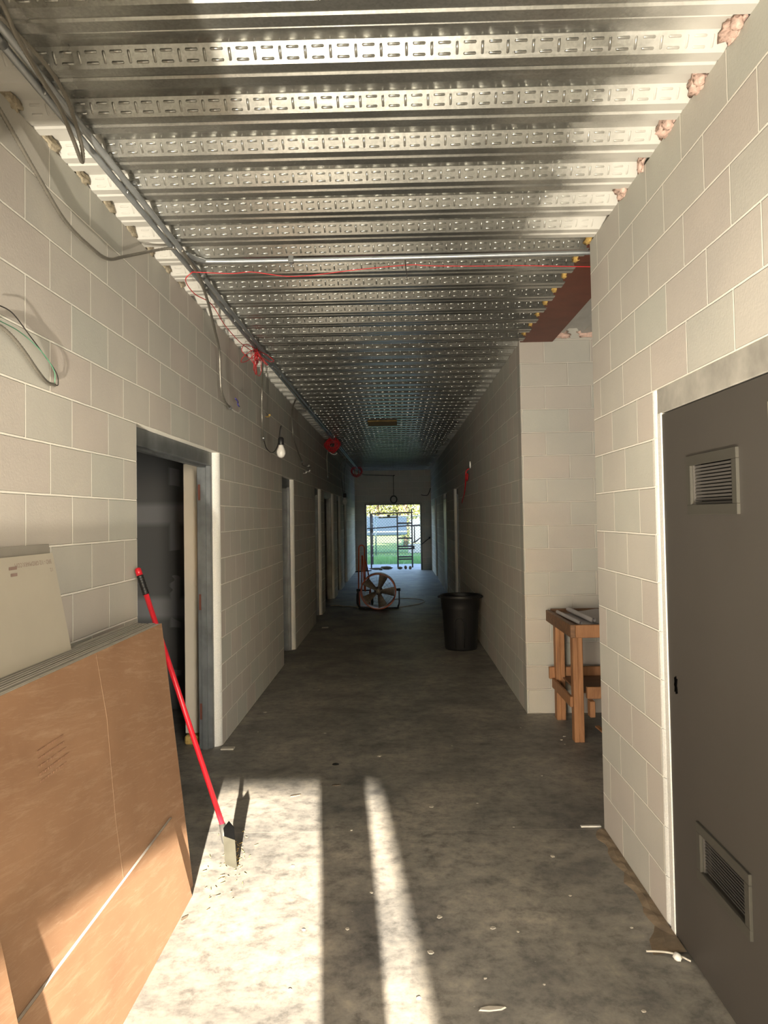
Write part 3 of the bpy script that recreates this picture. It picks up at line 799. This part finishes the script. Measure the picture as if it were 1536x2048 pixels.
MB().tube(spline([(-1.32, 6.30, 2.72), (-1.31, 6.36, 2.70), (-1.30, 6.30, 2.67), (-1.30, 6.36, 2.66)], 5), .006, 6).build('wire', M['bluewire'], h1)
h2 = hang('hanging_cable', [(-1.19, 6.9, 3.19), (-1.24, 7.15, 3.12), (-1.29, 7.42, 3.03), (-1.31, 7.5, 2.90), (-1.31, 7.5, 2.72), (-1.32, 7.58, 2.60), (-1.33, 7.68, 2.53)], .009, 'armoured cable with a cut end hanging on the left wall beside the bulb')
h3 = hang('hanging_cable', [(-1.20, 9.2, 3.16), (-1.29, 9.55, 3.06), (-1.31, 9.7, 2.9), (-1.31, 9.8, 2.75), (-1.31, 10.2, 2.62), (-1.32, 10.7, 2.52)], .009, 'third armoured cable down the left wall, between the bulb and the second red coil')
MB().tube(spline([(-1.32, 10.75, 2.50), (-1.32, 10.8, 2.47), (-1.30, 11.2, 2.47), (-1.28, 11.5, 2.48)], 5), .004, 5).build('wire', M['blackwire'], h3)
h4 = hang('hanging_cable', [(-1.2, 14.4, 3.1), (-1.30, 14.5, 2.95), (-1.31, 14.5, 2.7), (-1.31, 14.6, 2.5)], .008, 'short dark cable hanging under the second red coil')
h5 = hang('hanging_cable', [(-1.22, 17.8, 3.15), (-1.31, 18.0, 2.9), (-1.31, 18.5, 2.5), (-1.31, 18.9, 2.3)], .012, 'dark cable hanging on the far end of the left wall')
for (y, z, m_, l_) in ((8.0, 2.79, 'amber', 'brass coloured wire end poking from the left wall above the bulb'), (11.55, 2.50, 'whitewire', 'upper pale wire stub on the far left wall'), (11.65, 2.43, 'whitewire', 'middle pale wire stub on the far left wall'), (11.2, 2.38, 'whitewire', 'lowest pale wire stub on the far left wall')):
    mb = MB().tube([(A-.01, y, z), (A+.04, y, z), (A+.05, y-.03, z+.015)], .006, 6).blob((A+.05, y-.03, z+.012), (.014, .014, .014), 3, 6, 8, .1)
    tag(mb.build('wire_stub', M[m_]), l_, 'wire')
# loop of wire at the left image edge
lp = empty('wire_loop', (A, 2.6, 2.35), 'flexible cable stub with a wire loop on the left wall at the picture edge', 'wire')
MB().tube(spline([(A+.004, 2.50, 2.40), (A+.03, 2.58, 2.385), (A+.04, 2.68, 2.345), (A+.035, 2.82, 2.285), (A+.02, 2.93, 2.262), (A+.02, 3.0, 2.262)], 8), .0068, 8, rib=.006).build('armour', M['flex'], lp)
MB().tube(spline([(A+.02, 3.0, 2.262), (A+.02, 3.03, 2.270), (A+.03, 2.99, 2.31), (A+.03, 2.88, 2.36), (A+.03, 2.76, 2.41), (A+.03, 2.64, 2.455), (A+.02, 2.54, 2.46)], 8), .0022, 6).build('wire', M['blackwire'], lp)
MB().tube(spline([(A+.02, 3.0, 2.266), (A+.03, 2.97, 2.315), (A+.035, 2.85, 2.365), (A+.03, 2.70, 2.40), (A+.02, 2.56, 2.41)], 8), .0018, 6).build('wire', M['greenwire'], lp)

# red wires
def Y45(u, v): return (u, 4.5, v)
rw = cable('red_wire', [(-1.17, 4.42, 3.165), (-.95, 4.46, 3.165), (-.83, 4.5, 3.183), (-.58, 4.52, 3.158), (-.20, 4.5, 3.185), (.10, 4.52, 3.212), (.20, 4.52, 3.205), (.45, 4.52, 3.197), (.75, 4.51, 3.19), (1.12, 4.5, 3.172), (1.3, 4.5, 3.168)], .0028, M['redwire'], 'thin red wire strung across under the deck', 'wire', 6)
cable('red_wire', [(-1.17, 4.42, 3.165), (-1.22, 4.46, 3.13), (-1.23, 4.7, 3.12), (-1.20, 5.0, 3.14), (-1.225, 5.5, 3.13), (-1.22, 6.0, 3.12), (-1.21, 6.5, 3.15)], .0028, M['redwire'], 'red wire following the conduits down to the first red coil', 'wire', 6)
def coil(c, loops, label, sd, r=.003):
    e = empty('wire_coil', c, label, 'wire coil'); rr = random.Random(sd)
    for i in range(loops):
        mb = MB(); a0 = -PI/2+rr.uniform(-1.75, 1.75); L = rr.uniform(.12, .23); w = rr.uniform(.025, .06)
        dy, dz = math.cos(a0), math.sin(a0)
        pts = []
        for j in range(25):
            t = 2*PI*j/24
            s = (1-math.cos(t))/2*L; q = math.sin(t)*w
            pts.append((c[0]+.02*math.sin(t+i)+rr.uniform(-.004, .004)+(.09*math.cos(i*1.7))*s/L, c[1]+(dy*s-dz*q)*2.1, c[2]+dz*s+dy*q))
        mb.tube(pts, r, 5).build('loop', M['redwire'], e)
    MB().tube([(c[0]-.02, c[1]-.01, c[2]), (c[0]+.02, c[1]+.01, c[2])], .014, 8).build('tie', M['blackwire'], e)
    return e
coil((-1.19, 6.55, 3.165), 13, 'splayed red wire coil tied to the conduit above the first doorway', 3)
def tight(c, label, sd, n=9, R0=.12):
    e = empty('wire_coil', c, label, 'wire coil'); rr = random.Random(sd)
    for i in range(n):
        a = R0*rr.uniform(.3, 1.05); b = R0*rr.uniform(.3, 1.05); ph = rr.uniform(0, 3); ti = rr.uniform(-.5, .5)
        pts = [(c[0]+a*math.cos(t+ph), c[1]+a*math.sin(t)*.6+.1*ti, c[2]+b*math.sin(t+ph)-.02*i*0+rr.uniform(-.008, .008)) for t in [2*PI*j/22 for j in range(22)]]
        MB().tube(pts, .0045, 5, close=True).build('loop', M['redwire'], e)
    return e
tight((-1.20, 14.45, 3.10), 'round bundle of red wire under the conduit, middle of the three coils', 5, 20, .16)
tight((-1.19, 22.9, 3.10), 'farthest red wire bundle in the dark corner by the end wall', 6, 12, .18)
tag(MB().tube(spline([(-1.1, 14.3, 2.93), (-1.14, 14.3, 2.90), (-1.2, 14.3, 2.915), (-1.24, 14.3, 2.95)], 5), .008, 6).build('wire_tail', M['whitewire']), 'pale wire tail curling under the middle red bundle', 'wire')
cable('hook_wire', [(.07, 4.36, 3.235), (.072, 4.40, 3.18), (.08, 4.45, 3.13), (.082, 4.46, 3.10)], .003, M['blackwire'], 'black tie wire hanging from the cross conduit', 'wire', 5)
rr_ = empty('red_cable', (B, 11.6, 2.4), 'red cable hanging from a box on the right wall above the trash can', 'cable')
MB().tube(spline([(B-.004, 11.55, 2.43), (B-.05, 11.6, 2.38), (B-.055, 11.65, 2.22), (B-.05, 11.9, 2.08), (B-.04, 12.4, 1.98), (B-.03, 12.65, 1.93)], 6), .010, 6).build('wire', M['redwire'], rr_)
MB().blob((B-.04, 11.55, 2.30), (.022, .05, .06), 4).build('knot', M['redwire'], rr_)
tag(MB().bbox(B-.02, B+.01, 11.35, 11.45, 2.42, 2.52, .003).build('outlet_box', M['galv']), 'small metal outlet box on the right wall over the red cable', 'box')
# far end: line and hanging ring
cable('overhead_cord', [(-1.19, 23.2, 3.10), (-1.0, 24.0, 3.06), (-.7, 24.6, 3.07), (-.11, 24.82, 3.05), (-.105, 24.82, 3.03), (-.105, 24.8, 2.6), (-.105, 24.8, 2.42)], .010, M['blackwire'], 'black cord running over the end wall to the hanging ring', 'cord', 6)
ring = [(-.105+.10*math.cos(a), 24.79, 2.28+.115*math.sin(a)) for a in [2*PI*i/28 for i in range(28)]]
tag(MB().tube(ring, .02, 8, close=True).build('cable_ring', M['blackwire']), 'black cable ring hanging over the far bright doorway', 'cable')
cable('dangling_wire', [(1.08, 24.6, 2.62), (1.0, 24.8, 2.42), (.9, 24.84, 2.40), (.78, 24.84, 2.42)], .012, M['blackwire'], 'short dark cord beside the upper right of the end doorway', 'cord', 6)
tag(MB().tube([(.742, 24.84, .80), (1.0, 24.84, 1.00), (1.03, 24.84, 1.02)], .014, 6).blob((1.03, 24.83, 1.03), (.03, .02, .035), 1).build('wall_hook', M['blackwire']), 'dark diagonal bar on the end wall right of the doorway', 'bar')

# bulbs
def bulb(c, s, label):
    e = empty('light_bulb', c, label, 'light bulb')
    x, y, z = c
    MB().lathe([(0, -.062*s), (.012*s, -.060*s), (.024*s, -.050*s), (.031*s, -.033*s), (.032*s, -.018*s), (.026*s, .002*s), (.017*s, .022*s), (.015*s, .034*s), (0, .034*s)], c, n=20).build('globe', M['bulb'], e)
    MB().lathe([(0, .03*s), (.019*s, .03*s), (.021*s, .035*s), (.021*s, .075*s), (.013*s, .085*s), (0, .085*s)], c, n=16).build('socket', M['black'], e)
    return e
b1 = bulb((-1.10, 7.32, 2.385), 1.35, 'white light bulb in a black socket hanging beside the left wall')
MB().tube(spline([(-1.33, 7.70, 2.52), (-1.32, 7.80, 2.44), (-1.27, 7.85, 2.40), (-1.2, 7.75, 2.46), (-1.12, 7.42, 2.60), (-1.095, 7.32, 2.60), (-1.105, 7.32, 2.54), (-1.10, 7.32, 2.49)], 8), .0045, 6).build('cord', M['blackwire'], b1)
b2 = bulb((-1.26, 18.6, 2.15), 1.9, 'small dim bulb hanging by the far left doorway')
MB().tube([(-1.26, 18.6, 2.30), (-1.28, 18.7, 2.8), (-1.21, 18.6, 3.16)], .004, 5).build('cord', M['blackwire'], b2)

# brown plate coloured to stand in for a reflection on the far deck
tag(MB().bbox(-.44, .02, 11.9, 12.5, 3.205, 3.223, .003).build('deck_reflection', simple('ochre_reflection', (.16,.10,.02), .7)), 'brown ochre plate standing in for a reflection on the far corridor deck', 'strip')

# ------------------------------------------------------------------ insulation and mortar in the deck flutes
pl = ['nearest', 'second', 'third', 'fourth', 'fifth', 'sixth', 'seventh', 'eighth', 'ninth', 'tenth']
for i, k in enumerate(range(1, 9)):
    y = YC-.075+P*k-.0; s = rnd.uniform(.8, 1.1)
    o = MB().blob((A-.004, y, 3.243), (.016, .072*s, .028), 10+i, 10, 14, .5).build('mortar_lump', M['foam'])
    tag(o, 'crumbly mortar lump in the %s deck flute above the left wall' % pl[i], 'mortar')
for i, (y, s, z) in enumerate(((2.40, .95, 3.245), (2.70, .95, 3.24), (3.02, 1.1, 3.245), (3.33, .45, 3.238), (3.60, .9, 3.243))):
    mb = MB().blob((B-.005, y, z), (.03*s, .062*s, .033), 30+i, 12, 16, .55); mb.blob((B-.018, y-.05*s, z-.015), (.02*s, .022*s, .022), 40+i)
    tag(mb.build('insulation_clump', M['pink']), 'pink insulation tuft in the %s deck flute above the near right wall' % pl[i], 'insulation')
for i, x in enumerate((1.45, 1.71)):
    tag(MB().blob((x, D2-.015, 3.30), (.085, .035, .035), 50+i, 12, 16, .5).blob((x+.05, D2-.02, 3.28), (.045, .03, .022), 60+i).build('insulation_clump', M['pink']),
        'pink insulation tuft on the alcove wall, %s' % ('left of the pair' if i == 0 else 'right one, half hidden by the wall corner'), 'insulation')
fo = MB()
for k in range(6, 14):
    fo.blob((B+.0, YC-.06+P*k, 3.25), (.02, .045, .022), 70+k, 7, 9, .5)
tag(fo.build('foam_sealant', M['amber']), 'yellow foam filling the deck ends along the red beam', 'foam', kind='stuff')

# ------------------------------------------------------------------ floor dirt, chips
e = empty('dust_strip', (B-.06, 3.65, 0), 'brown strip of dirty paper along the foot of the near right wall', 'paper strip')
mb = MB(); vs = []; fs = []
n = 22
for i in range(n+1):
    y = 3.06+(4.24-3.06)*i/n; w = .055+.012*math.sin(i*1.3)+.075*max(0, 1-i/5)
    j = .006*math.sin(i*2.1)
    vs += [(B-.001, y, .012), (B-w*.5, y, .008+abs(j)), (B-w+j, y, .001), (B-w+j, y, -.001), (B-.001, y, -.001)]
for i in range(n):
    for q in range(4): fs.append((i*5+q, i*5+q+1, i*5+q+6, i*5+q+5))
mb.add(vs, fs).build('strip', M['dirt'], e)
MB().tube(spline([(B-.155, 3.07, .010), (B-.10, 3.055, .016), (B-.05, 3.04, .014), (B-.008, 3.0, .010)], 5), .004, 6).build('curled_lip', M['chip'], e)
def chip(x, y, s, mat, asp=1.0, rot=None):
    a0 = rnd.uniform(0, 6) if rot is None else rot; m = 7; vs = []
    for k in range(m):
        a = 2*PI*k/m; r = s*rnd.uniform(.65, 1.1); px, py = r*math.cos(a), r*math.sin(a)*asp
        vs.append((x+px*math.cos(a0)-py*math.sin(a0), y+px*math.sin(a0)+py*math.cos(a0), .0))
    top = [(q[0]*.9+x*.1, q[1]*.9+y*.1, .002+s*.04) for q in vs]
    mb = MB(); mb.add(vs+top, [tuple(range(m, 2*m)), tuple(range(m))[::-1]]+[(i, (i+1) % m, m+(i+1) % m, m+i) for i in range(m)])
    return mb.build('paint_chip', mat)
L1 = 'small pale paint chip lying on the concrete floor'
spots = [(-.40, 3.30), (-.22, 3.25), (.15, 3.32), (.36, 3.24), (.47, 3.22), (.30, 2.95), (.1, 3.05), (.62, 2.62), (.72, 2.60), (.50, 2.92), (.78, 3.9), (.45, 4.7), (-.55, 3.9), (-.3, 4.3), (.62, 4.35),
         (.83, 2.75), (.2, 4.6), (-.15, 5.6), (.35, 5.8), (.9, 5.1), (-.6, 6.2), (-.8, 7.8), (.2, 8.2), (-1.1, 8.9), (.5, 9.0), (-.9, 10.2), (.72, 3.5), (.05, 2.85), (-.12, 3.55), (.93, 3.3), (-.45, 8.4), (-.4, 2.9), (.55, 2.45), (1.2, 5.95), (1.25, 5.86), (1.28, 6.05), (.98, 6.3), (-1.15, 6.3), (-1.2, 6.9)]
for i, (x, y) in enumerate(spots):
    tag(chip(x+rnd.uniform(-.03, .03), y+rnd.uniform(-.05, .05), rnd.uniform(.006, .018), M['chip']), L1, 'paint chip', 'pale paint chips scattered over the floor')
tag(chip(.30, 2.74, .052, M['chip'], .28, .1), 'long brown peeled flake on the floor at the lower centre', 'flake')
tag(chip(.39, 2.63, .034, M['chip'], .35, 1.1), 'curved pale flake on the floor right of the brown flake', 'flake')
tag(chip(-.66, 4.82, .045, M['chipd'], .3, .5), 'brown leaf scrap on the sunlit floor by the scraper', 'leaf')
tag(chip(-.42, 5.0, .035, M['chipd'], .5, .2), 'brown scrap at the far right of the sunlit patch', 'scrap')
tag(MB().blob((1.045, 3.02, .016), (.016, .022, .014), 3, 8, 10, .15).build('pebble', M['bulb']), 'white pebble on the floor at the foot of the near door frame', 'pebble')
tag(MB().bbox(.98, 1.09, 4.29, 4.31, 0, .006, .001).build('metal_strip', M['bulb']), 'thin white strip on the floor at the near wall corner', 'strip')
tag(MB().lathe([(0, .002), (.022, .002), (.025, 0)], (-.46, 5.42, 0), n=16).build('floor_plug', M['black']), 'small black plug hole in the floor beyond the sunlit patch', 'plug')
# straw debris around the scraper
mb = MB()
for i in range(60):
    x = -.86+rnd.gauss(0, .05); y = 3.86+rnd.gauss(0, .16); a = rnd.uniform(0, PI); l = rnd.uniform(.006, .022)
    mb.beam((x, y, .002), (x+l*math.cos(a), y+l*math.sin(a), .004), .002, .002)
tag(mb.build('straw_litter', M['amber']), 'scattered straw bits around the scraper blade', 'litter', kind='stuff')
tag(chip(-.95, 3.36, .028, M['chipd'], .5, 1.2), 'dark chipped fragment at the foot of the small offcut', 'fragment')
for (x, y, l_) in ((-1.30, 5.80, 'pale wood sliver at the foot of the first door frame'), (-1.16, 12.1, 'pale rag on the floor by the third left doorway')):
    tag(MB().bbox(x-.05, x+.05, y-.03, y+.03, 0, .012, .004).build('wood_sliver', M['chip']), l_, 'scrap')

# ------------------------------------------------------------------ outside the far doorway
struct('ground_apron', MB().box(-14, 14, DE+.15, 28.6, -.25, -.03), M['apron'], 'pale concrete apron outside')
struct('ground_yard', MB().box(-40, 40, 28.6, 90, -.3, -.04).box(-40, 40, -40, YF-.3, -.3, -.04), M['yard'], 'grassy yard beyond the apron')
mb = MB()
for i in range(5200):
    x = rnd.uniform(-2.6, 2.6); y = rnd.uniform(28.5, 33.5); h = rnd.uniform(.04, .16); a = rnd.uniform(0, PI); w = .012
    dx, dy = w*math.cos(a), w*math.sin(a); lx, ly = rnd.uniform(-.04, .04), rnd.uniform(-.04, .04)
    mb.add([(x-dx, y-dy, -.04), (x+dx, y+dy, -.04), (x+lx, y+ly, h)], [(0, 1, 2)])
tag(mb.build('grass', M['grass'], fixn=False), 'rough green grass in front of the chain link fence', 'grass', kind='stuff')
sc = empty('scaffold', (-.2, 26.6, 0), 'dark rusty scaffold standing just outside the end doorway', 'scaffold')
def fr_(pts, name, r=.022):
    mb = MB()
    for a, b in pts: mb.tube([a, b], r, 8)
    return mb.build(name, M['rust'], sc)
fr_([((0, 26.6, -.03), (0, 26.6, 1.86)), ((.50, 26.6, -.03), (.50, 26.6, 1.97)), ((0, 26.6, 1.86), (.5, 26.6, 1.86))]+[((0, 26.6, z), (.5, 26.6, z)) for z in (.26, .34, .62, .70, .98, 1.50)], 'end_frame', .026)
fr_([((-.92, 26.6, -.03), (-.92, 26.6, 1.86)), ((-.92, 28.2, .0), (-.92, 28.2, 1.86)), ((-.92, 26.6, 1.82), (-.92, 28.2, 1.82))]+[((-.92, 26.6, z), (-.92, 28.2, z)) for z in (.34, .70, 1.1, 1.48)]+[((-.92, 27.1, .05), (-.92, 27.1, 1.82))], 'end_frame', .026)
fr_([((-1.05, 26.55, 1.33), (.9, 26.55, 1.44))], 'guard_rail', .020)
MB().beam((-.95, 26.65, 1.84), (.55, 26.65, 1.87), .25, .05).build('plank', M['plank'], sc)
MB().beam((-.65, 26.9, 1.70), (.0, 26.9, 1.71), .22, .04).beam((-.35, 26.8, 1.76), (-.25, 26.8, 1.76), .1, .1).build('plank', M['plank'], sc)
fr_([((.50, 26.5, 1.40), (.95, 26.3, 1.42)), ((.58, 26.4, 1.38), (.58, 26.4, .84)), ((.58, 26.4, .84), (.95, 26.3, 1.12)), ((.50, 26.5, .84), (.60, 26.4, .84))], 'side_bracket', .02)
MB().bbox(-.95, -.84, 26.5, 26.6, 1.20, 1.32).bbox(.5, .58, 26.5, 26.6, .60, .72).build('clamp', M['rust'], sc)
for i, (x0, x1, y, w, h, l_) in enumerate(((-.95, -.45, 25.5, .12, .05, 'flat dark board lying on the threshold, left'), (-.60, -.18, 25.6, .16, .09, 'dark bundled scrap on the threshold below the scaffold rail'),
        (-.02, .15, 25.55, .1, .07, 'dark chunk on the threshold left of the scaffold ladder'), (.20, .30, 25.6, .1, .10, 'small dark block under the scaffold ladder'), (.35, .45, 25.5, .1, .09, 'small dark block at the right scaffold leg'), (-.62, -.50, 25.05, .1, .05, 'pale topped scrap just inside the threshold'))):
    mb = MB().blob(((x0+x1)/2, y, h/2-.01), ((x1-x0)/2, w/2, h/2+.012), 80+i, 8, 12, .25)
    tag(mb.build('timber_scrap', M['plank']), l_, 'scrap')
fe = empty('chain_link_fence', (0, 33.6, 0), 'chain link fence across the yard outside', 'fence')
mb = MB()
x = -5.4; Hf = 1.75; st = .13
while x < 5.4:
    mb.beam((x, 33.6, -.03), (x+Hf, 33.6, Hf), .014, .014); mb.beam((x, 33.602, -.03), (x-Hf, 33.602, Hf), .014, .014); x += st
mb.build('mesh', M['fence'], fe)
MB().tube([(-6, 33.6, Hf), (6, 33.6, Hf)], .022, 8).build('top_rail', M['galv'], fe)
MB().tube([(-6, 33.6, .02), (6, 33.6, .02)], .012, 6).build('bottom_rail', M['galv'], fe)
for x in (-3.4, -.95, 1.5, 3.6): MB().tube([(x, 33.65, -.04), (x, 33.65, Hf+.06)], .03, 8).build('post', M['galv'], fe)
tr = empty('trailer', (-.4, 38, 0), 'low blue grey trailer parked behind the fence', 'trailer')
MB().bbox(-2.4, .45, 37, 39, .85, 1.72, .03).build('body', M['trailer'], tr)
MB().bbox(-2.4, .45, 36.97, 37.0, .98, 1.05, .005).build('rail', M['bulb'], tr)
MB().bbox(-2.2, .2, 37.1, 38.9, .45, .85, .02).build('chassis', M['cream'], tr)
for x in (-2.0, -1.75): MB().lathe([(0, -.1), (.18, -.1), (.22, -.06), (.22, .06), (.18, .1), (0, .1)], (x, 37.2, .18), 'y', 20).build('wheel', M['black'], tr)
cb = empty('utility_cabinet', (.85, 37.5, 0), 'cream utility cabinet behind the fence, right of the trailer', 'cabinet')
MB().bbox(.55, 1.35, 37.3, 37.8, .4, 1.6, .02).build('body', M['cream'], cb); MB().bbox(.6, 1.3, 37.27, 37.3, .45, 1.55, .01).build('door', M['bulb'], cb)
MB().bbox(.5, 1.4, 37.25, 37.85, -.04, .4, .02).build('plinth', M['apron'], cb)
def tree(x, y, h, w, sd, label):
    e = empty('tree', (x, y, 0), label, 'tree', None); rr = random.Random(sd)
    mb = MB().tube([(x, y, -.05), (x+.1, y, h*.35), (x-.05, y, h*.7)], [.16, .11, .05], 8)
    for k in range(9):
        a = rr.uniform(0, 6.28); z = h*rr.uniform(.15, .6)
        mb.tube([(x, y, z), (x+w*.6*math.cos(a), y+w*.5*math.sin(a), z+h*.22)], [.05, .012], 5)
    mb.build('trunk', M['bark'], e)
    lf = MB()
    for k in range(3000):
        a = rr.uniform(0, 6.28); q = rr.random()**.5; z = rr.uniform(.08, 1)
        rad = w*math.sin(PI*min(1, z*.93+.07))**.6*q
        c = Vector((x+rad*math.cos(a), y+rad*math.sin(a), z*h)); s = rr.uniform(.06, .15)
        u = Vector((rr.uniform(-1, 1), rr.uniform(-1, 1), rr.uniform(-1, 1))).normalized(); v = u.orthogonal().normalized()
        lf.add([c-u*s, c+v*s*.5, c+u*s, c-v*s*.5], [(0, 1, 2, 3)])
    lf.build('foliage', M['leaf'], e, fixn=False)
for i, (x, y, h, w, l_) in enumerate(((-3.0, 47, 6, 1.8, 'leftmost yellow green tree behind the fence'), (-1.4, 52.5, 7, 1.9, 'yellow green tree seen left of the scaffold ladder'), (.5, 47, 6, 1.6, 'yellow green tree behind the scaffold ladder'), (3.2, 51, 7, 1.9, 'yellow green tree at the right of the doorway view'), (0, 62, 9, 4.2, 'tall tree at the back of the yard'), (-7.6, 60, 9, 3.2, 'back row tree beyond the left side of the yard'), (7.6, 60, 9, 3.2, 'back row tree beyond the right side of the yard'))):
    tree(x, y, h, w, 100+i, l_)

# ------------------------------------------------------------------ photographer (casts the shadow between the two sunlit strips)
pe = empty('person', (.15, -.42, 0), 'person standing at the camera in dark clothes whose shadow falls on the sunlit floor', 'person')
def skinned(name, verts, edges, radii, mat, sub=2):
    me = bpy.data.meshes.new(name); base = Vector(pe.location)
    me.from_pydata([tuple(Vector(v)-base) for v in verts], edges, []); me.materials.append(mat)
    o = bpy.data.objects.new(name, me); COL.objects.link(o); o.parent = pe
    m = o.modifiers.new('skin', 'SKIN'); m.use_smooth_shade = True
    for i, r in enumerate(radii):
        sv = me.skin_vertices[0].data[i]; sv.radius = (r, r) if isinstance(r, float) else r
    me.skin_vertices[0].data[0].use_root = True
    s = o.modifiers.new('sub', 'SUBSURF'); s.levels = sub; s.render_levels = sub
    return o
px, py = .185, -.42
V = [(px, py, .96), (px+.01, py, 1.15), (px+.02, py, 1.36), (px+.02, py, 1.48), (px+.02, py+.01, 1.55),
     (px-.07, py+.03, .90), (px-.10, py+.05, .52), (px-.11, py+.02, .09), (px-.11, py+.16, .04),
     (px+.05, py-.04, .90), (px+.0, py-.05, .52), (px-.02, py-.10, .09), (px-.02, py+.04, .04),
     (px-.15, py, 1.43), (px-.19, py+.12, 1.25), (px-.14, py+.33, 1.50),
     (px+.19, py, 1.43), (px+.22, py+.12, 1.25), (px+.02, py+.33, 1.52)]
E_ = [(0,1),(1,2),(2,3),(3,4),(0,5),(5,6),(6,7),(7,8),(0,9),(9,10),(10,11),(11,12),(3,13),(13,14),(14,15),(3,16),(16,17),(17,18)]
Rr = [.165,.175,.165,.09,.055,.088,.062,.045,.038,.088,.062,.045,.038,.065,.05,.036,.065,.05,.036]
skinned('body', V, E_, Rr, M['cloth'])
hb = MB(); hc = (px+.02, py+.03, 1.67)
hb.lathe([(0, -.12), (.035, -.115), (.055, -.09), (.072, -.04), (.078, .01), (.075, .06), (.055, .10), (.03, .12), (0, .125)], hc, n=24)
hb.blob((hc[0], hc[1]+.085, hc[2]-.01), (.012, .018, .022), 1, 8, 8, .05)
for s in (-1, 1): hb.blob((hc[0]+s*.08, hc[1], hc[2]), (.01, .02, .032), 2, 8, 8, .05)
hb.build('head', M['skin'], pe)
MB().lathe([(.084, .0), (.084, .05), (.066, .10), (.03, .132), (0, .138)], (hc[0], hc[1]-.015, hc[2]), n=24).build('hair', M['hair'], pe)
for (hx, sgn) in ((px-.13, 1), (px+.01, -1)):
    hv = [(hx, py+.335, 1.515), (hx+.005*sgn, py+.36, 1.57)]; he = [(0, 1)]; hr = [.026, .03]
    for k in range(4):
        b0 = len(hv); off = (k-1.5)*.018
        hv += [(hx+off, py+.37, 1.60), (hx+off+.01*sgn, py+.375, 1.63+.004*(2-abs(k-1.5))), (hx+off+.02*sgn, py+.365, 1.65)]
        he += [(1, b0), (b0, b0+1), (b0+1, b0+2)]; hr += [.010, .009, .008]
    b0 = len(hv); hv += [(hx+.03*sgn, py+.35, 1.56), (hx+.045*sgn, py+.355, 1.60)]; he += [(1, b0), (b0, b0+1)]; hr += [.011, .009]
    skinned('hand', hv, he, hr, M['skin'], 1)

# ------------------------------------------------------------------ light
w = bpy.data.worlds.new('World'); S.world = w; w.use_nodes = True; nt = w.node_tree
sky = nt.nodes.new('ShaderNodeTexSky'); sky.sky_type = 'NISHITA'; sky.sun_disc = False; sky.sun_elevation = math.radians(20); sky.sun_rotation = math.radians(180)
sky.air_density = 1.0; sky.dust_density = 1.0
nt.links.new(sky.outputs[0], nt.nodes['Background'].inputs[0]); nt.nodes['Background'].inputs[1].default_value = 1.1

def lamp(name, kind, loc, direction, energy, color, **k):
    ld = bpy.data.lights.new(name, kind); ld.energy = energy; ld.color = color
    for a, b in k.items(): setattr(ld, a, b)
    o = bpy.data.objects.new(name, ld); o.location = loc; COL.objects.link(o)
    o.rotation_euler = Vector(direction).to_track_quat('-Z', 'Y').to_euler(); return o
lamp('sun', 'SUN', (0, -10, 5), (-.105, 1, -.205), 68, (1, .90, .74), angle=math.radians(.6))
# added area lamps at the unseen lobby windows, filling in for daylight
lamp('daylight_fill', 'AREA', (-2.8, YF+.02, 1.52), (.12, 1, -.02), 620, (1, .93, .82), shape='RECTANGLE', size=2.4, size_y=2.7)
lamp('daylight_fill', 'AREA', (3.05, YF+.02, 1.52), (-.12, 1, -.02), 540, (1, .94, .84), shape='RECTANGLE', size=1.9, size_y=2.7)
# added spot lamp low behind the camera, imitating sun glint on the deck
lamp('glint_spot', 'SPOT', (-.56, -1.5, .06), (.06, math.cos(math.radians(34)), math.sin(math.radians(34))), 1800, (1, .90, .74), shadow_soft_size=.035, spot_size=math.radians(64), spot_blend=.8)

# ------------------------------------------------------------------ camera
cam = bpy.data.cameras.new('camera'); co = bpy.data.objects.new('camera', cam); COL.objects.link(co); S.camera = co
cam.sensor_fit = 'VERTICAL'; cam.sensor_height = 36; cam.sensor_width = 27; cam.lens = 1538/2048*36; cam.shift_y = -36.7/2048; cam.clip_end = 300; cam.clip_start = .02
yaw, pitch, roll = .0167, .0305, .0166
r_ = Vector((math.cos(yaw), math.sin(yaw), 0)); f0 = Vector((-math.sin(yaw), math.cos(yaw), 0)); up = Vector((0,0,1))
f1 = f0*math.cos(pitch)+up*math.sin(pitch); u1 = up*math.cos(pitch)-f0*math.sin(pitch)
cr, sr = math.cos(roll), math.sin(roll)
r2 = r_*cr-u1*sr; u2 = u1*cr+r_*sr     # picture turned so that the right side rises
co.matrix_world = Matrix(((r2.x, u2.x, -f1.x, 0), (r2.y, u2.y, -f1.y, 0), (r2.z, u2.z, -f1.z, 1.7194), (0, 0, 0, 1)))

S.view_settings.view_transform = 'Standard'; S.view_settings.look = 'None'; S.view_settings.exposure = 0; S.view_settings.gamma = 1
S.view_settings.use_curve_mapping = False
